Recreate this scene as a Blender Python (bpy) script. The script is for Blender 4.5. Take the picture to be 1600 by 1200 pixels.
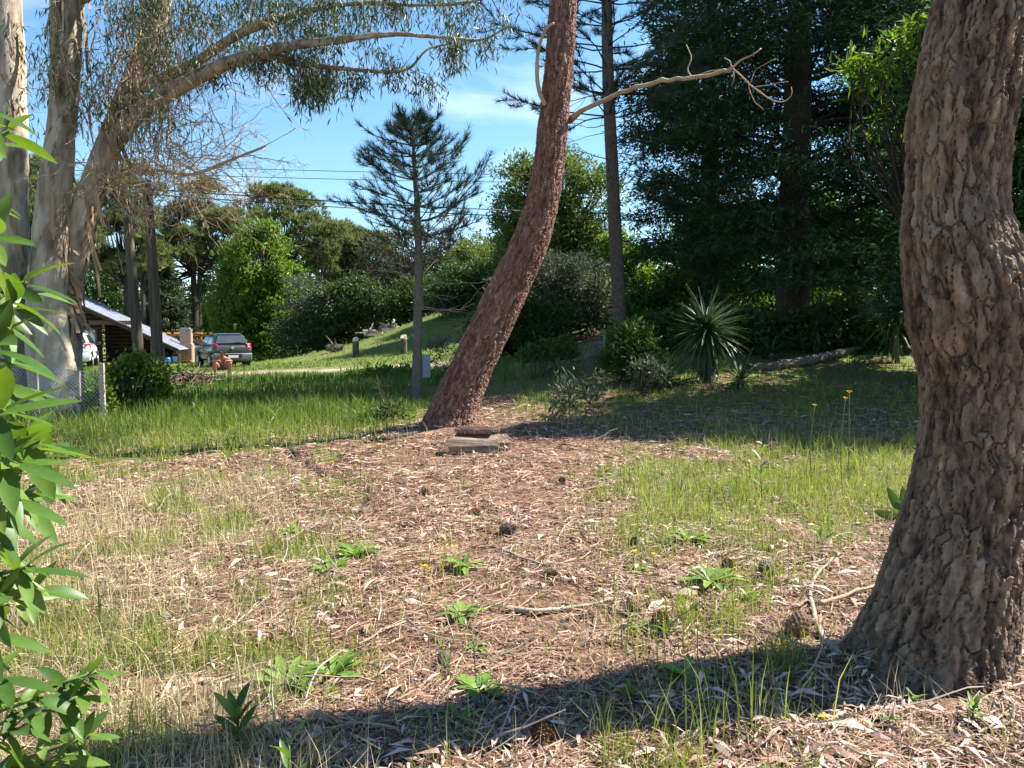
import bpy, math
import numpy as np
from mathutils import Vector, Matrix

for _o in list(bpy.data.objects):
    bpy.data.objects.remove(_o)
scene = bpy.context.scene
COL = scene.collection
rad = math.radians

# ------------------------------------------------------------------ camera
PITCH = rad(-3.81)
EYE = np.array([0.0, 0.0, 1.5])
cam_d = bpy.data.cameras.new('camera')
cam = bpy.data.objects.new('camera', cam_d)
COL.objects.link(cam)
cam.location = EYE
cam.rotation_euler = (rad(90) + PITCH, 0, 0)
cam_d.sensor_width = 36
cam_d.lens = 27
cam_d.clip_start = 0.05
cam_d.clip_end = 2000
scene.camera = cam

# ------------------------------------------------------------------ light
SUN_AZ = rad(69)      # clockwise from +Y (the view direction) towards +X
SUN_EL = rad(48)
SUN_DIR = Vector((math.sin(SUN_AZ) * math.cos(SUN_EL), math.cos(SUN_AZ) * math.cos(SUN_EL), math.sin(SUN_EL)))
world = bpy.data.worlds.new('World')
scene.world = world
world.use_nodes = True
wn, wl = world.node_tree.nodes, world.node_tree.links
wn.clear()
w_out = wn.new('ShaderNodeOutputWorld')
w_bg = wn.new('ShaderNodeBackground')
w_sky = wn.new('ShaderNodeTexSky')
w_sky.sky_type = 'NISHITA'
w_sky.sun_disc = False
w_sky.sun_elevation = SUN_EL
w_sky.sun_rotation = SUN_AZ
w_sky.altitude = 20
w_sky.air_density = 1.0
w_sky.dust_density = 0.05
w_sky.ozone_density = 4.0
w_bg.inputs['Strength'].default_value = 0.072
w_tc = wn.new('ShaderNodeTexCoord')
w_map = wn.new('ShaderNodeMapping')
w_map.inputs['Scale'].default_value = (2.2, 2.2, 5.0)
w_map.inputs['Location'].default_value = (0.35, 0.1, 0.3)
w_noise = wn.new('ShaderNodeTexNoise')
w_noise.inputs['Scale'].default_value = 2.6
w_noise.inputs['Detail'].default_value = 6
w_noise.inputs['Distortion'].default_value = 0.6
w_ramp = wn.new('ShaderNodeValToRGB')
w_ramp.color_ramp.elements[0].position = 0.56
w_ramp.color_ramp.elements[0].color = (0, 0, 0, 1)
w_ramp.color_ramp.elements[1].position = 0.80
w_ramp.color_ramp.elements[1].color = (0.36, 0.36, 0.36, 1)
w_mix = wn.new('ShaderNodeMixRGB')
w_mix.inputs['Color2'].default_value = (7.5, 8.0, 8.5, 1)
wl.new(w_tc.outputs['Generated'], w_map.inputs['Vector'])
wl.new(w_map.outputs['Vector'], w_noise.inputs['Vector'])
w_nrm = wn.new('ShaderNodeVectorMath')
w_nrm.operation = 'DOT_PRODUCT'
w_nrm.inputs[1].default_value = (0.0, 0.966, 0.255)
w_rng = wn.new('ShaderNodeMapRange')
w_rng.inputs[1].default_value = 0.985
w_rng.inputs[2].default_value = 0.9995
w_rng.inputs[3].default_value = 0.0
w_rng.inputs[4].default_value = 0.17
w_add = wn.new('ShaderNodeMath')
w_add.operation = 'ADD'
wl.new(w_tc.outputs['Generated'], w_nrm.inputs[0])
wl.new(w_nrm.outputs['Value'], w_rng.inputs[0])
wl.new(w_noise.outputs['Fac'], w_add.inputs[0])
wl.new(w_rng.outputs[0], w_add.inputs[1])
wl.new(w_add.outputs[0], w_ramp.inputs['Fac'])
wl.new(w_ramp.outputs['Color'], w_mix.inputs['Fac'])
w_hsv = wn.new('ShaderNodeHueSaturation')
w_hsv.inputs['Saturation'].default_value = 1.08
w_hsv.inputs['Hue'].default_value = 0.49
wl.new(w_sky.outputs['Color'], w_hsv.inputs['Color'])
wl.new(w_hsv.outputs['Color'], w_mix.inputs['Color1'])
wl.new(w_mix.outputs['Color'], w_bg.inputs['Color'])
wl.new(w_bg.outputs['Background'], w_out.inputs['Surface'])

sun_d = bpy.data.lights.new('sun', 'SUN')
sun_d.energy = 5.0
sun_d.angle = rad(0.55)
sun_d.color = (1.0, 0.95, 0.86)
sun = bpy.data.objects.new('sun', sun_d)
COL.objects.link(sun)
sun.rotation_euler = SUN_DIR.to_track_quat('Z', 'Y').to_euler()

scene.view_settings.view_transform = 'Standard'
scene.view_settings.look = 'None'
scene.view_settings.gamma = 1.0
scene.view_settings.use_curve_mapping = False
scene.view_settings.exposure = 1.75
scene.cycles.max_bounces = 5
scene.cycles.diffuse_bounces = 2
scene.cycles.glossy_bounces = 2
scene.cycles.transmission_bounces = 4
scene.cycles.transparent_max_bounces = 4
scene.cycles.caustics_reflective = False
scene.cycles.caustics_refractive = False
scene.cycles.use_denoising = True
scene.cycles.use_adaptive_sampling = True
scene.cycles.adaptive_threshold = 0.012
scene.cycles.sample_clamp_indirect = 6

# ------------------------------------------------------------------ numeric helpers
def rng_of(seed):
    return np.random.default_rng(seed)

def hash3(i, j, k):
    n = (i.astype(np.int64) * 374761393 + j.astype(np.int64) * 668265263 + k.astype(np.int64) * 2147483647 + 1013904223) & 0xFFFFFFFF
    n = ((n ^ (n >> 13)) * 1274126177) & 0xFFFFFFFF
    n = ((n ^ (n >> 16)) * 2246822519) & 0xFFFFFFFF
    n = n ^ (n >> 15)
    return (n & 0xFFFFFF) / float(0xFFFFFF)

def vnoise(p):
    p = np.asarray(p, float)
    f = np.floor(p)
    i = f.astype(np.int64)
    t = p - f
    t = t * t * (3 - 2 * t)
    r = 0
    for a in (0, 1):
        for b in (0, 1):
            for c in (0, 1):
                w = (t[..., 0] if a else 1 - t[..., 0]) * (t[..., 1] if b else 1 - t[..., 1]) * (t[..., 2] if c else 1 - t[..., 2])
                r = r + w * hash3(i[..., 0] + a, i[..., 1] + b, i[..., 2] + c)
    return r

def fbm(p, octv=4):
    p = np.asarray(p, float)
    s, a, tot = 0, 1.0, 0
    for o in range(octv):
        s = s + a * vnoise(p * (2 ** o) + 17.3 * o)
        tot += a
        a *= 0.5
    return s / tot

_TAB = np.random.default_rng(5).uniform(size=(512, 512))
def fbm2(x, y, sc, octv=3, z=0.0):
    x = np.asarray(x, float) * sc + z * 13.7 + 200.0
    y = np.asarray(y, float) * sc + z * 7.3 + 200.0
    s, a, tot = 0, 1.0, 0
    for o in range(octv):
        X, Y = x * 2 ** o, y * 2 ** o
        fx, fy = np.floor(X), np.floor(Y)
        i, j = fx.astype(np.int32) & 511, fy.astype(np.int32) & 511
        tx, ty = X - fx, Y - fy
        tx, ty = tx * tx * (3 - 2 * tx), ty * ty * (3 - 2 * ty)
        i1, j1 = (i + 1) & 511, (j + 1) & 511
        s = s + a * ((_TAB[i, j] * (1 - tx) + _TAB[i1, j] * tx) * (1 - ty) + (_TAB[i, j1] * (1 - tx) + _TAB[i1, j1] * tx) * ty)
        tot += a
        a *= 0.5
    return s / tot

def sstep(a, b, x):
    t = np.clip((np.asarray(x, float) - a) / (b - a), 0, 1)
    return t * t * (3 - 2 * t)

def unit(v):
    v = np.asarray(v, float)
    return v / np.maximum(np.linalg.norm(v, axis=-1, keepdims=True), 1e-9)

def rsphere(rg, n):
    return unit(rg.normal(size=(n, 3)))

# ------------------------------------------------------------------ terrain
def height(x, y):
    x = np.asarray(x, float)
    y = np.asarray(y, float)
    h = 0.16 * np.exp(-(((x + 0.5) / 2.2) ** 2 + ((y - 10.4) / 1.8) ** 2))
    h = h + 1.3 * sstep(8.5, 24, y) * sstep(-4.0, 4.5, x)
    h = h + 5.0 * sstep(-14, 4, x) * sstep(28, 47, y) * (1 - 0.75 * sstep(2, 16, x))
    h = h - 1.15 * sstep(35, 56, y) * sstep(-9, -17, x)
    near = 1 - sstep(20, 60, y)
    h = h + near * (0.10 * (fbm2(x, y, 0.45, 3) - 0.5) + 0.09 * (fbm2(x, y, 2.2, 3, 5.0) - 0.5) + 0.03 * (fbm2(x, y, 7.0, 2, 4.0) - 0.5))
    h = h + (1 - near) * 0.3 * (fbm2(x, y, 0.12, 2, 9.0) - 0.5)
    return h

H0 = float(height(0, 0))
def hgt(x, y):
    return height(x, y) - H0

CA, SA = math.cos(PITCH), math.sin(PITCH)
def ray(px, py):
    cx, cy = (px - 800) / 1200.0, (600 - py) / 1200.0
    return np.array([cx, CA - SA * cy, SA + CA * cy])

def at(px, py, D):
    d = ray(px, py)
    return EYE + d * (D / d[1])

_T = np.geomspace(1.5, 160, 1500)
def gp(px, py):
    """The point of the ground that a line of sight meets."""
    d = ray(px, py)
    p = EYE + np.outer(_T, d)
    below = p[:, 2] < hgt(p[:, 0], p[:, 1])
    if not below.any():
        q = EYE + d * 60
    else:
        k = int(np.argmax(below))
        q = p[max(k - 1, 0)] * 0.5 + p[k] * 0.5
    return np.array([q[0], q[1], float(hgt(q[0], q[1]))])

def gxy(x, y, dz=0.0):
    return np.array([x, y, float(hgt(x, y)) + dz])

def gd(px, D):
    """Ground under picture column px at distance D."""
    x = (px - 800) / 1200.0 * D * 1.003
    return gxy(x, D)

def proj(x, y, z):
    dy, dz = y, z - EYE[2]
    f = CA * dy + SA * dz
    u = -SA * dy + CA * dz
    return 800 + 1200 * x / f, 600 - 1200 * u / f

# ------------------------------------------------------------------ mesh helpers
class MB:
    def __init__(self):
        self.v, self.q, self.t, self.a, self.n = [], [], [], [], 0

    def add(self, v, quads=None, tris=None, attr=None):
        v = np.asarray(v, float).reshape(-1, 3)
        if quads is not None and len(quads):
            self.q.append(np.asarray(quads, np.int64).reshape(-1, 4) + self.n)
        if tris is not None and len(tris):
            self.t.append(np.asarray(tris, np.int64).reshape(-1, 3) + self.n)
        self.v.append(v)
        self.a.append(np.zeros(len(v)) if attr is None else np.asarray(attr, float).reshape(-1))
        self.n += len(v)

    def mesh(self, name, origin=(0, 0, 0), smooth=False):
        V = (np.concatenate(self.v) if self.v else np.zeros((0, 3))) - np.asarray(origin, float)
        Q = np.concatenate(self.q) if self.q else np.zeros((0, 4), np.int64)
        T = np.concatenate(self.t) if self.t else np.zeros((0, 3), np.int64)
        me = bpy.data.meshes.new(name)
        me.vertices.add(len(V))
        me.vertices.foreach_set('co', V.astype(np.float32).ravel())
        li = np.concatenate([Q.ravel(), T.ravel()])
        me.loops.add(len(li))
        me.loops.foreach_set('vertex_index', li.astype(np.int32))
        ls = np.concatenate([np.arange(len(Q)) * 4, len(Q) * 4 + np.arange(len(T)) * 3])
        me.polygons.add(len(ls))
        me.polygons.foreach_set('loop_start', ls.astype(np.int32))
        at_ = me.attributes.new('plate', 'FLOAT', 'POINT')
        if len(V):
            at_.data.foreach_set('value', np.concatenate(self.a).astype(np.float32))
        me.update(calc_edges=True)
        if smooth:
            me.polygons.foreach_set('use_smooth', np.ones(len(ls), bool))
        else:
            me.polygons.foreach_set('use_smooth', np.zeros(len(ls), bool))
        return me

def link(name, me, m, parent=None, loc=(0, 0, 0)):
    o = bpy.data.objects.new(name, me)
    COL.objects.link(o)
    if m is not None and not me.materials:
        me.materials.append(m)
    o.location = loc
    if parent is not None:
        o.parent = parent
    return o

def tag(o, label=None, cat=None, group=None, kind=None):
    if label:
        o['label'] = label
    if cat:
        o['category'] = cat
    if group:
        o['group'] = group
    if kind:
        o['kind'] = kind
    return o

def thing(name, label, cat, loc, group=None, rz=0.0):
    o = bpy.data.objects.new(name, None)
    COL.objects.link(o)
    o.location = [float(c) for c in loc]
    o.rotation_euler = (0, 0, rz)
    o.empty_display_size = 0.2
    return tag(o, label, cat, group)

def part(name, mb, m, parent, smooth=False, world=True):
    """A part whose builder holds world coordinates (parent not rotated) or the parent's own."""
    org = tuple(parent.location) if world else (0, 0, 0)
    return link(name, mb.mesh(name, org, smooth), m, parent)

def solo(name, mb, m, label, cat, loc, group=None, smooth=False):
    o = link(name, mb.mesh(name, loc, smooth), m, None, [float(c) for c in loc])
    return tag(o, label, cat, group)

BOXQ = [(0, 3, 2, 1), (4, 5, 6, 7), (0, 1, 5, 4), (1, 2, 6, 5), (2, 3, 7, 6), (3, 0, 4, 7)]
def box(mb, c, s, rz=0.0, ry=0.0, rx=0.0):
    x, y, z = s[0] / 2, s[1] / 2, s[2] / 2
    v = np.array([(-x, -y, -z), (x, -y, -z), (x, y, -z), (-x, y, -z), (-x, -y, z), (x, -y, z), (x, y, z), (-x, y, z)])
    if rz or ry or rx:
        Rm = np.array(Matrix.Rotation(rz, 3, 'Z') @ Matrix.Rotation(ry, 3, 'Y') @ Matrix.Rotation(rx, 3, 'X'))
        v = v @ Rm.T
    mb.add(v + np.asarray(c, float), BOXQ)
    return mb

def hexa(mb, v8):
    mb.add(v8, BOXQ)
    return mb

def catmull(P, n):
    P = np.asarray(P, float)
    if len(P) < 3:
        t = np.linspace(0, 1, n)[:, None]
        return P[0] * (1 - t) + P[-1] * t
    E = np.vstack([2 * P[0] - P[1], P, 2 * P[-1] - P[-2]])
    m = len(P) - 1
    u = np.linspace(0, m, n)
    k = np.minimum(u.astype(int), m - 1)
    t = (u - k)[:, None]
    a, b, c, d = E[k], E[k + 1], E[k + 2], E[k + 3]
    return 0.5 * ((2 * b) + (c - a) * t + (2 * a - 5 * b + 4 * c - d) * t ** 2 + (3 * b - a - 3 * c + d) * t ** 3)

def frames(P):
    T = unit(np.gradient(P, axis=0))
    N = np.zeros_like(T)
    r = np.array([1.0, 0, 0]) if abs(T[0][0]) < 0.9 else np.array([0, 1.0, 0])
    for i in range(len(P)):
        r = r - T[i] * np.dot(r, T[i])
        r = r / max(np.linalg.norm(r), 1e-9)
        N[i] = r
    return T, N, np.cross(T, N)

def tube(mb, P, R, sides=6, cap=True, attr=0.0):
    P = np.asarray(P, float)
    n = len(P)
    R = np.broadcast_to(np.asarray(R, float), (n,))
    T, N, B = frames(P)
    a = np.arange(sides) * 2 * math.pi / sides
    ring = P[:, None, :] + R[:, None, None] * (np.cos(a)[None, :, None] * N[:, None, :] + np.sin(a)[None, :, None] * B[:, None, :])
    i = np.arange(n - 1)[:, None] * sides
    j = np.arange(sides)[None, :]
    k = (j + 1) % sides
    q = np.stack([i + j, i + k, i + sides + k, i + sides + j], -1).reshape(-1, 4)
    v = ring.reshape(-1, 3)
    tr = None
    if cap:
        v = np.vstack([v, P[0], P[-1]])
        c0, c1 = n * sides, n * sides + 1
        jj = np.arange(sides)
        kk = (jj + 1) % sides
        tr = np.vstack([np.stack([np.full(sides, c0), kk, jj], -1), np.stack([np.full(sides, c1), (n - 1) * sides + jj, (n - 1) * sides + kk], -1)])
    mb.add(v, q, tr, np.full(len(v), attr))

def trunk(mb, pts, radii, nu, nv, cell, depth, seed, fine=0.004, lump=0.06, flare=None, extra=None):
    """A trunk with real bark relief: plates set apart by fissures, on a tapering bent stem."""
    n0 = len(pts)
    P = catmull(pts, nv)
    R = catmull(np.stack([radii, np.zeros(n0), np.zeros(n0)], -1), nv)[:, 0]
    T, N, B = frames(P)
    s = np.concatenate([[0], np.cumsum(np.linalg.norm(np.diff(P, axis=0), axis=1))])
    u = np.arange(nu) / nu
    a = u * 2 * math.pi
    D = np.cos(a)[None, :, None] * N[:, None, :] + np.sin(a)[None, :, None] * B[:, None, :]
    Rr = np.repeat(R[:, None], nu, 1)
    if flare is not None:
        k, amp, hh = flare
        fl = amp * np.exp(-s / hh)[:, None] * (0.55 + 0.45 * np.cos(a * k + seed)[None, :] + 0.4 * np.cos(a * (k + 2) + 1.7)[None, :])
        Rr = Rr * (1 + fl)
    base = P[:, None, :] + Rr[..., None] * D
    Rr = Rr * (1 + lump * (fbm(base * 2.1 + seed, 3) - 0.5) * 2)
    ncu = max(4, int(round(2 * math.pi * float(np.median(R)) / cell[0])))
    wv = fbm(base * (1.1 / cell[0] * 0.35) + seed * 3.1, 3) - 0.5
    wv2 = fbm(base * (1.1 / cell[0] * 0.35) + seed * 7.7 + 40, 3) - 0.5
    cu = u[None, :] * ncu + wv * 1.9
    cv = s[:, None] / cell[1] + wv2 * 1.7
    iu, iv = np.floor(cu).astype(np.int64), np.floor(cv).astype(np.int64)
    F1 = np.full(cu.shape, 9.0)
    F2 = np.full(cu.shape, 9.0)
    ID = np.zeros(cu.shape)
    for du in (-1, 0, 1):
        for dv in (-1, 0, 1):
            ju, jv = iu + du, iv + dv
            jm = np.mod(ju, ncu)
            hx = hash3(jm, jv, np.full_like(jm, seed))
            hy = hash3(jm, jv, np.full_like(jm, seed + 91))
            d = np.sqrt((ju + 0.1 + 0.8 * hx - cu) ** 2 + (jv + 0.1 + 0.8 * hy - cv) ** 2)
            m = d < F1
            F2 = np.where(m, F1, np.minimum(F2, d))
            ID = np.where(m, hash3(jm, jv, np.full_like(jm, seed + 7)), ID)
            F1 = np.where(m, d, F1)
    cp = np.stack([np.cos(a)[None, :] * Rr / cell[0] * 0.62, np.sin(a)[None, :] * Rr / cell[0] * 0.62, np.repeat(s[:, None], nu, 1) / cell[1] * 0.75], -1)
    cp = cp + (np.stack([wv2, wv, wv2 * 0.4], -1)) * 0.9
    rn = np.abs(2 * fbm(cp + seed * 1.7, 2) - 1)
    rn2 = np.abs(2 * fbm(cp * np.array([2.1, 2.1, 2.6]) + seed * 2.9, 2) - 1)
    ridge = sstep(0.015, 0.085, rn)
    edge = sstep(0.025, 0.10, F2 - F1)
    crack = np.minimum(edge * 0.8 + 0.2, ridge * 0.9 + 0.1)
    rough_ = fbm(base * (1.3 / cell[0]) + seed, 4)
    layers = fbm(np.stack([cp[..., 0] * 3.0, cp[..., 1] * 3.0, cp[..., 2] * 2.4], -1) + seed * 5.3, 3)
    terr = np.floor(layers * 9) / 9 + 0.25 * (layers - np.floor(layers * 9) / 9)
    disp = depth * (crack - 1) + depth * 1.1 * (terr - 0.5) * crack + depth * 0.5 * (ID - 0.5) * crack + fine * (fbm(base * 70 + seed, 3) - 0.5) * 2 + depth * 0.5 * (rough_ - 0.5) + depth * 0.25 * (sstep(0, 0.1, rn2) - 1)
    ID = np.clip(0.45 * ID + 0.9 * (terr - 0.5) + 0.25, 0, 1)
    if extra is not None:
        disp = disp + extra(base, s)
    V = base + (Rr - np.linalg.norm(base - P[:, None, :], axis=-1))[..., None] * D + disp[..., None] * D
    i = np.arange(nv - 1)[:, None] * nu
    j = np.arange(nu)[None, :]
    k = (j + 1) % nu
    q = np.stack([i + j, i + k, i + nu + k, i + nu + j], -1).reshape(-1, 4)
    mb.add(V.reshape(-1, 3), q, None, ID.reshape(-1))
    return P, R

def leaves(mb, c, d, L, W, rg, fold=0.25, curl=0.1, up=None):
    n = len(c)
    c = np.asarray(c, float)
    d = unit(d)
    L = np.broadcast_to(np.asarray(L, float), (n,))[:, None]
    W = np.broadcast_to(np.asarray(W, float), (n,))[:, None]
    r = rsphere(rg, n) if up is None else unit(np.asarray(up) + 0.35 * rg.normal(size=(n, 3)))
    s = unit(np.cross(d, r))
    nn = np.cross(s, d)
    v = np.stack([c, c + d * L * 0.42 + s * W * 0.5 + nn * fold * W, c + d * L - nn * curl * L, c + d * L * 0.42 - s * W * 0.5 + nn * fold * W], 1)
    mb.add(v.reshape(-1, 3), np.arange(4 * n).reshape(n, 4))

def needles(mb, c, d, L, W, rg):
    n = len(c)
    d = unit(d)
    L = np.broadcast_to(np.asarray(L, float), (n,))[:, None]
    W = np.broadcast_to(np.asarray(W, float), (n,))[:, None]
    s = unit(np.cross(d, rsphere(rg, n)))
    v = np.stack([c - s * W * 0.5, c + s * W * 0.5, c + d * L], 1)
    mb.add(v.reshape(-1, 3), None, np.arange(3 * n).reshape(n, 3))

def tufts(mb, c, axis, k, L, W, rg, spread=0.8, along=0.1):
    """Brushes of k needles round each axis."""
    n = len(c)
    axis = unit(axis)
    cc = np.repeat(c, k, 0)
    aa = np.repeat(axis, k, 0)
    d = aa + spread * rsphere(rg, n * k)
    cc = cc + aa * rg.uniform(-along, along, (n * k, 1))
    needles(mb, cc, d, L * rg.uniform(0.7, 1.15, n * k), W, rg)

def walk(rg, p, d, length, n=6, wig=0.3, grav=0.0):
    pts = [np.array(p, float)]
    d = unit(d)
    st = length / n
    for i in range(n):
        d = unit(d + wig * rg.normal(size=3) * 0.5 + np.array([0, 0, grav]))
        pts.append(pts[-1] + d * st)
    return np.array(pts)

def twig(mb, rg, p, d, length, r, depth, kids=4, wig=0.35, grav=-0.03, sides=4, ends=None, spread=0.9):
    P = walk(rg, p, d, length, 7 if depth > 0 else 5, wig, grav)
    tube(mb, P, np.linspace(r, r * 0.35, len(P)), sides, cap=False)
    if ends is not None:
        ends.append((P[-1], unit(P[-1] - P[-2])))
        if depth == 0:
            ends.append((P[len(P) // 2], unit(P[-1] - P[-2])))
    if depth > 0:
        for _ in range(kids):
            i = rg.integers(2, len(P))
            dd = unit(unit(P[i] - P[i - 1]) + spread * rg.normal(size=3) * 0.6)
            twig(mb, rg, P[i], dd, length * rg.uniform(0.35, 0.65), r * 0.55, depth - 1, kids, wig, grav, max(3, sides - 1), ends, spread)

# ------------------------------------------------------------------ materials
def mat(name, cols, rough=0.8, scale=4.0, detail=5.0, mode='noise', transl=0.0, spec=0.3, bump=0.0, bscale=30.0,
        metal=0.0, stretch=(1, 1, 1), tcol=None, mixn=0.0, coat=0.0):
    m = bpy.data.materials.new(name)
    m.use_nodes = True
    nt = m.node_tree
    N, L = nt.nodes, nt.links
    bs = N['Principled BSDF']
    out = N['Material Output']
    rp = N.new('ShaderNodeValToRGB')
    cr = rp.color_ramp
    while len(cr.elements) < len(cols):
        cr.elements.new(0.5)
    lo, hi = (0.0, 1.0) if mode != 'noise' else (0.28, 0.72)
    for i, c in enumerate(cols):
        cr.elements[i].position = lo + (hi - lo) * i / max(1, len(cols) - 1)
        cr.elements[i].color = (c[0], c[1], c[2], 1)
    tc = N.new('ShaderNodeTexCoord')
    mp = N.new('ShaderNodeMapping')
    mp.inputs['Scale'].default_value = stretch
    L.new(tc.outputs['Object'], mp.inputs['Vector'])
    nz = N.new('ShaderNodeTexNoise')
    nz.inputs['Scale'].default_value = scale
    nz.inputs['Detail'].default_value = detail
    L.new(mp.outputs['Vector'], nz.inputs['Vector'])
    if mode == 'noise':
        fac = nz.outputs['Fac']
    else:
        if mode == 'island':
            g = N.new('ShaderNodeNewGeometry')
            src = g.outputs['Random Per Island']
        elif mode == 'object':
            g = N.new('ShaderNodeObjectInfo')
            src = g.outputs['Random']
        else:
            g = N.new('ShaderNodeAttribute')
            g.attribute_name = 'plate'
            src = g.outputs['Fac']
        mx = N.new('ShaderNodeMix')
        mx.data_type = 'FLOAT'
        mx.inputs[0].default_value = mixn
        L.new(src, mx.inputs[2])
        L.new(nz.outputs['Fac'], mx.inputs[3])
        fac = mx.outputs[0]
        if mode == 'plate':
            ma = N.new('ShaderNodeMath')
            ma.operation = 'MULTIPLY_ADD'
            ma.inputs[1].default_value = mixn * 2.6
            L.new(nz.outputs['Fac'], ma.inputs[0])
            mb_ = N.new('ShaderNodeMath')
            mb_.operation = 'SUBTRACT'
            mb_.inputs[1].default_value = mixn * 1.3
            L.new(src, mb_.inputs[0])
            L.new(mb_.outputs[0], ma.inputs[2])
            ma.use_clamp = True
            fac = ma.outputs[0]
    L.new(fac, rp.inputs['Fac'])
    L.new(rp.outputs['Color'], bs.inputs['Base Color'])
    bs.inputs['Roughness'].default_value = rough
    bs.inputs['Specular IOR Level'].default_value = spec
    bs.inputs['Metallic'].default_value = metal
    bs.inputs['Coat Weight'].default_value = coat
    if bump:
        bz = N.new('ShaderNodeTexNoise')
        bz.inputs['Scale'].default_value = bscale
        bz.inputs['Detail'].default_value = 6
        L.new(mp.outputs['Vector'], bz.inputs['Vector'])
        bp = N.new('ShaderNodeBump')
        bp.inputs['Strength'].default_value = bump
        bp.inputs['Distance'].default_value = 0.02
        L.new(bz.outputs['Fac'], bp.inputs['Height'])
        L.new(bp.outputs['Normal'], bs.inputs['Normal'])
    if transl:
        tr = N.new('ShaderNodeBsdfTranslucent')
        if tcol is not None:
            mm = N.new('ShaderNodeMixRGB')
            mm.blend_type = 'MULTIPLY'
            mm.inputs['Fac'].default_value = 1
            mm.inputs['Color2'].default_value = (tcol[0], tcol[1], tcol[2], 1)
            L.new(rp.outputs['Color'], mm.inputs['Color1'])
            L.new(mm.outputs['Color'], tr.inputs['Color'])
        else:
            L.new(rp.outputs['Color'], tr.inputs['Color'])
        ms = N.new('ShaderNodeMixShader')
        ms.inputs['Fac'].default_value = transl
        L.new(bs.outputs['BSDF'], ms.inputs[1])
        L.new(tr.outputs['BSDF'], ms.inputs[2])
        L.new(ms.outputs['Shader'], out.inputs['Surface'])
    return m

YG = (1.6, 1.5, 0.6)
M = {}
M['leaf_mid'] = mat('leaf_mid', [(0.030, 0.060, 0.016), (0.055, 0.105, 0.022), (0.085, 0.15, 0.03)], 0.5, mode='island', transl=0.35, tcol=YG)
M['leaf_bright'] = mat('leaf_bright', [(0.05, 0.11, 0.015), (0.09, 0.17, 0.022), (0.15, 0.23, 0.035)], 0.45, mode='island', transl=0.4, tcol=YG)
M['leaf_lime'] = mat('leaf_lime', [(0.10, 0.17, 0.02), (0.17, 0.25, 0.035), (0.22, 0.30, 0.05)], 0.5, mode='island', transl=0.45, tcol=YG)
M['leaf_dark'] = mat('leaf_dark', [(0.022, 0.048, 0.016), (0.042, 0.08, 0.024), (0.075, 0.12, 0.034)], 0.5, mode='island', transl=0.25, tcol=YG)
M['leaf_grey'] = mat('leaf_grey', [(0.05, 0.075, 0.04), (0.085, 0.11, 0.06), (0.13, 0.15, 0.085)], 0.6, mode='island', transl=0.25)
M['leaf_scrub'] = mat('leaf_scrub', [(0.05, 0.06, 0.03), (0.085, 0.085, 0.045), (0.13, 0.11, 0.07), (0.15, 0.12, 0.09)], 0.7, mode='island', transl=0.2)
M['leaf_olive'] = mat('leaf_olive', [(0.07, 0.11, 0.024), (0.125, 0.175, 0.04), (0.20, 0.24, 0.06)], 0.55, mode='island', transl=0.3, tcol=(1.3, 1.3, 0.7))
M['euc_leaf'] = mat('euc_leaf', [(0.03, 0.05, 0.022), (0.055, 0.08, 0.035), (0.09, 0.115, 0.05), (0.13, 0.13, 0.06)], 0.45, mode='island', transl=0.3, tcol=(1.3, 1.3, 0.7))
M['pine_needle'] = mat('pine_needle', [(0.08, 0.105, 0.036), (0.15, 0.18, 0.055), (0.22, 0.24, 0.08)], 0.55, mode='island', transl=0.38)
M['pine_blue'] = mat('pine_blue', [(0.032, 0.06, 0.042), (0.05, 0.088, 0.058), (0.075, 0.12, 0.068)], 0.5, mode='island', transl=0.2)
M['cypress'] = mat('cypress', [(0.022, 0.05, 0.026), (0.042, 0.085, 0.04), (0.075, 0.13, 0.06)], 0.9, mode='island', transl=0.18, spec=0.08)
M['spruce'] = mat('spruce', [(0.03, 0.05, 0.022), (0.05, 0.075, 0.03), (0.08, 0.10, 0.04)], 0.6, mode='island', transl=0.15)
M['bark_red'] = mat('bark_red', [(0.06, 0.028, 0.02), (0.15, 0.074, 0.052), (0.22, 0.12, 0.088), (0.36, 0.25, 0.195)], 0.9, 26, 6, mode='plate', mixn=0.5, bump=0.8, bscale=50, stretch=(1, 1, 0.45))
M['bark_brown'] = mat('bark_brown', [(0.028, 0.018, 0.012), (0.09, 0.056, 0.037), (0.15, 0.100, 0.068), (0.20, 0.145, 0.10), (0.28, 0.175, 0.11), (0.34, 0.27, 0.20)], 0.9, 28, 8, mode='plate', mixn=0.5, bump=0.8, bscale=90, stretch=(1, 1, 0.5))
M['bark_dark'] = mat('bark_dark', [(0.028, 0.022, 0.017), (0.055, 0.042, 0.032)], 0.9, 12, bump=0.4)
M['bark_grey'] = mat('bark_grey', [(0.10, 0.085, 0.07), (0.17, 0.15, 0.125)], 0.9, 12, bump=0.4)
M['euc_bark'] = mat('euc_bark', [(0.11, 0.075, 0.05), (0.24, 0.19, 0.14), (0.36, 0.30, 0.225), (0.44, 0.38, 0.30), (0.32, 0.22, 0.13)], 0.8, 3.0, 8, mode='plate', mixn=0.6, stretch=(2.0, 2.0, 0.3), bump=0.5, bscale=22)
M['euc_strip'] = mat('euc_strip', [(0.16, 0.10, 0.06), (0.30, 0.20, 0.12), (0.42, 0.31, 0.2)], 0.85, mode='island', mixn=0.3)
M['twig_pale'] = mat('twig_pale', [(0.20, 0.155, 0.12), (0.36, 0.30, 0.24)], 0.85, 6)
M['twig_tan'] = mat('twig_tan', [(0.26, 0.18, 0.12), (0.42, 0.31, 0.2)], 0.8, 6)
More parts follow.
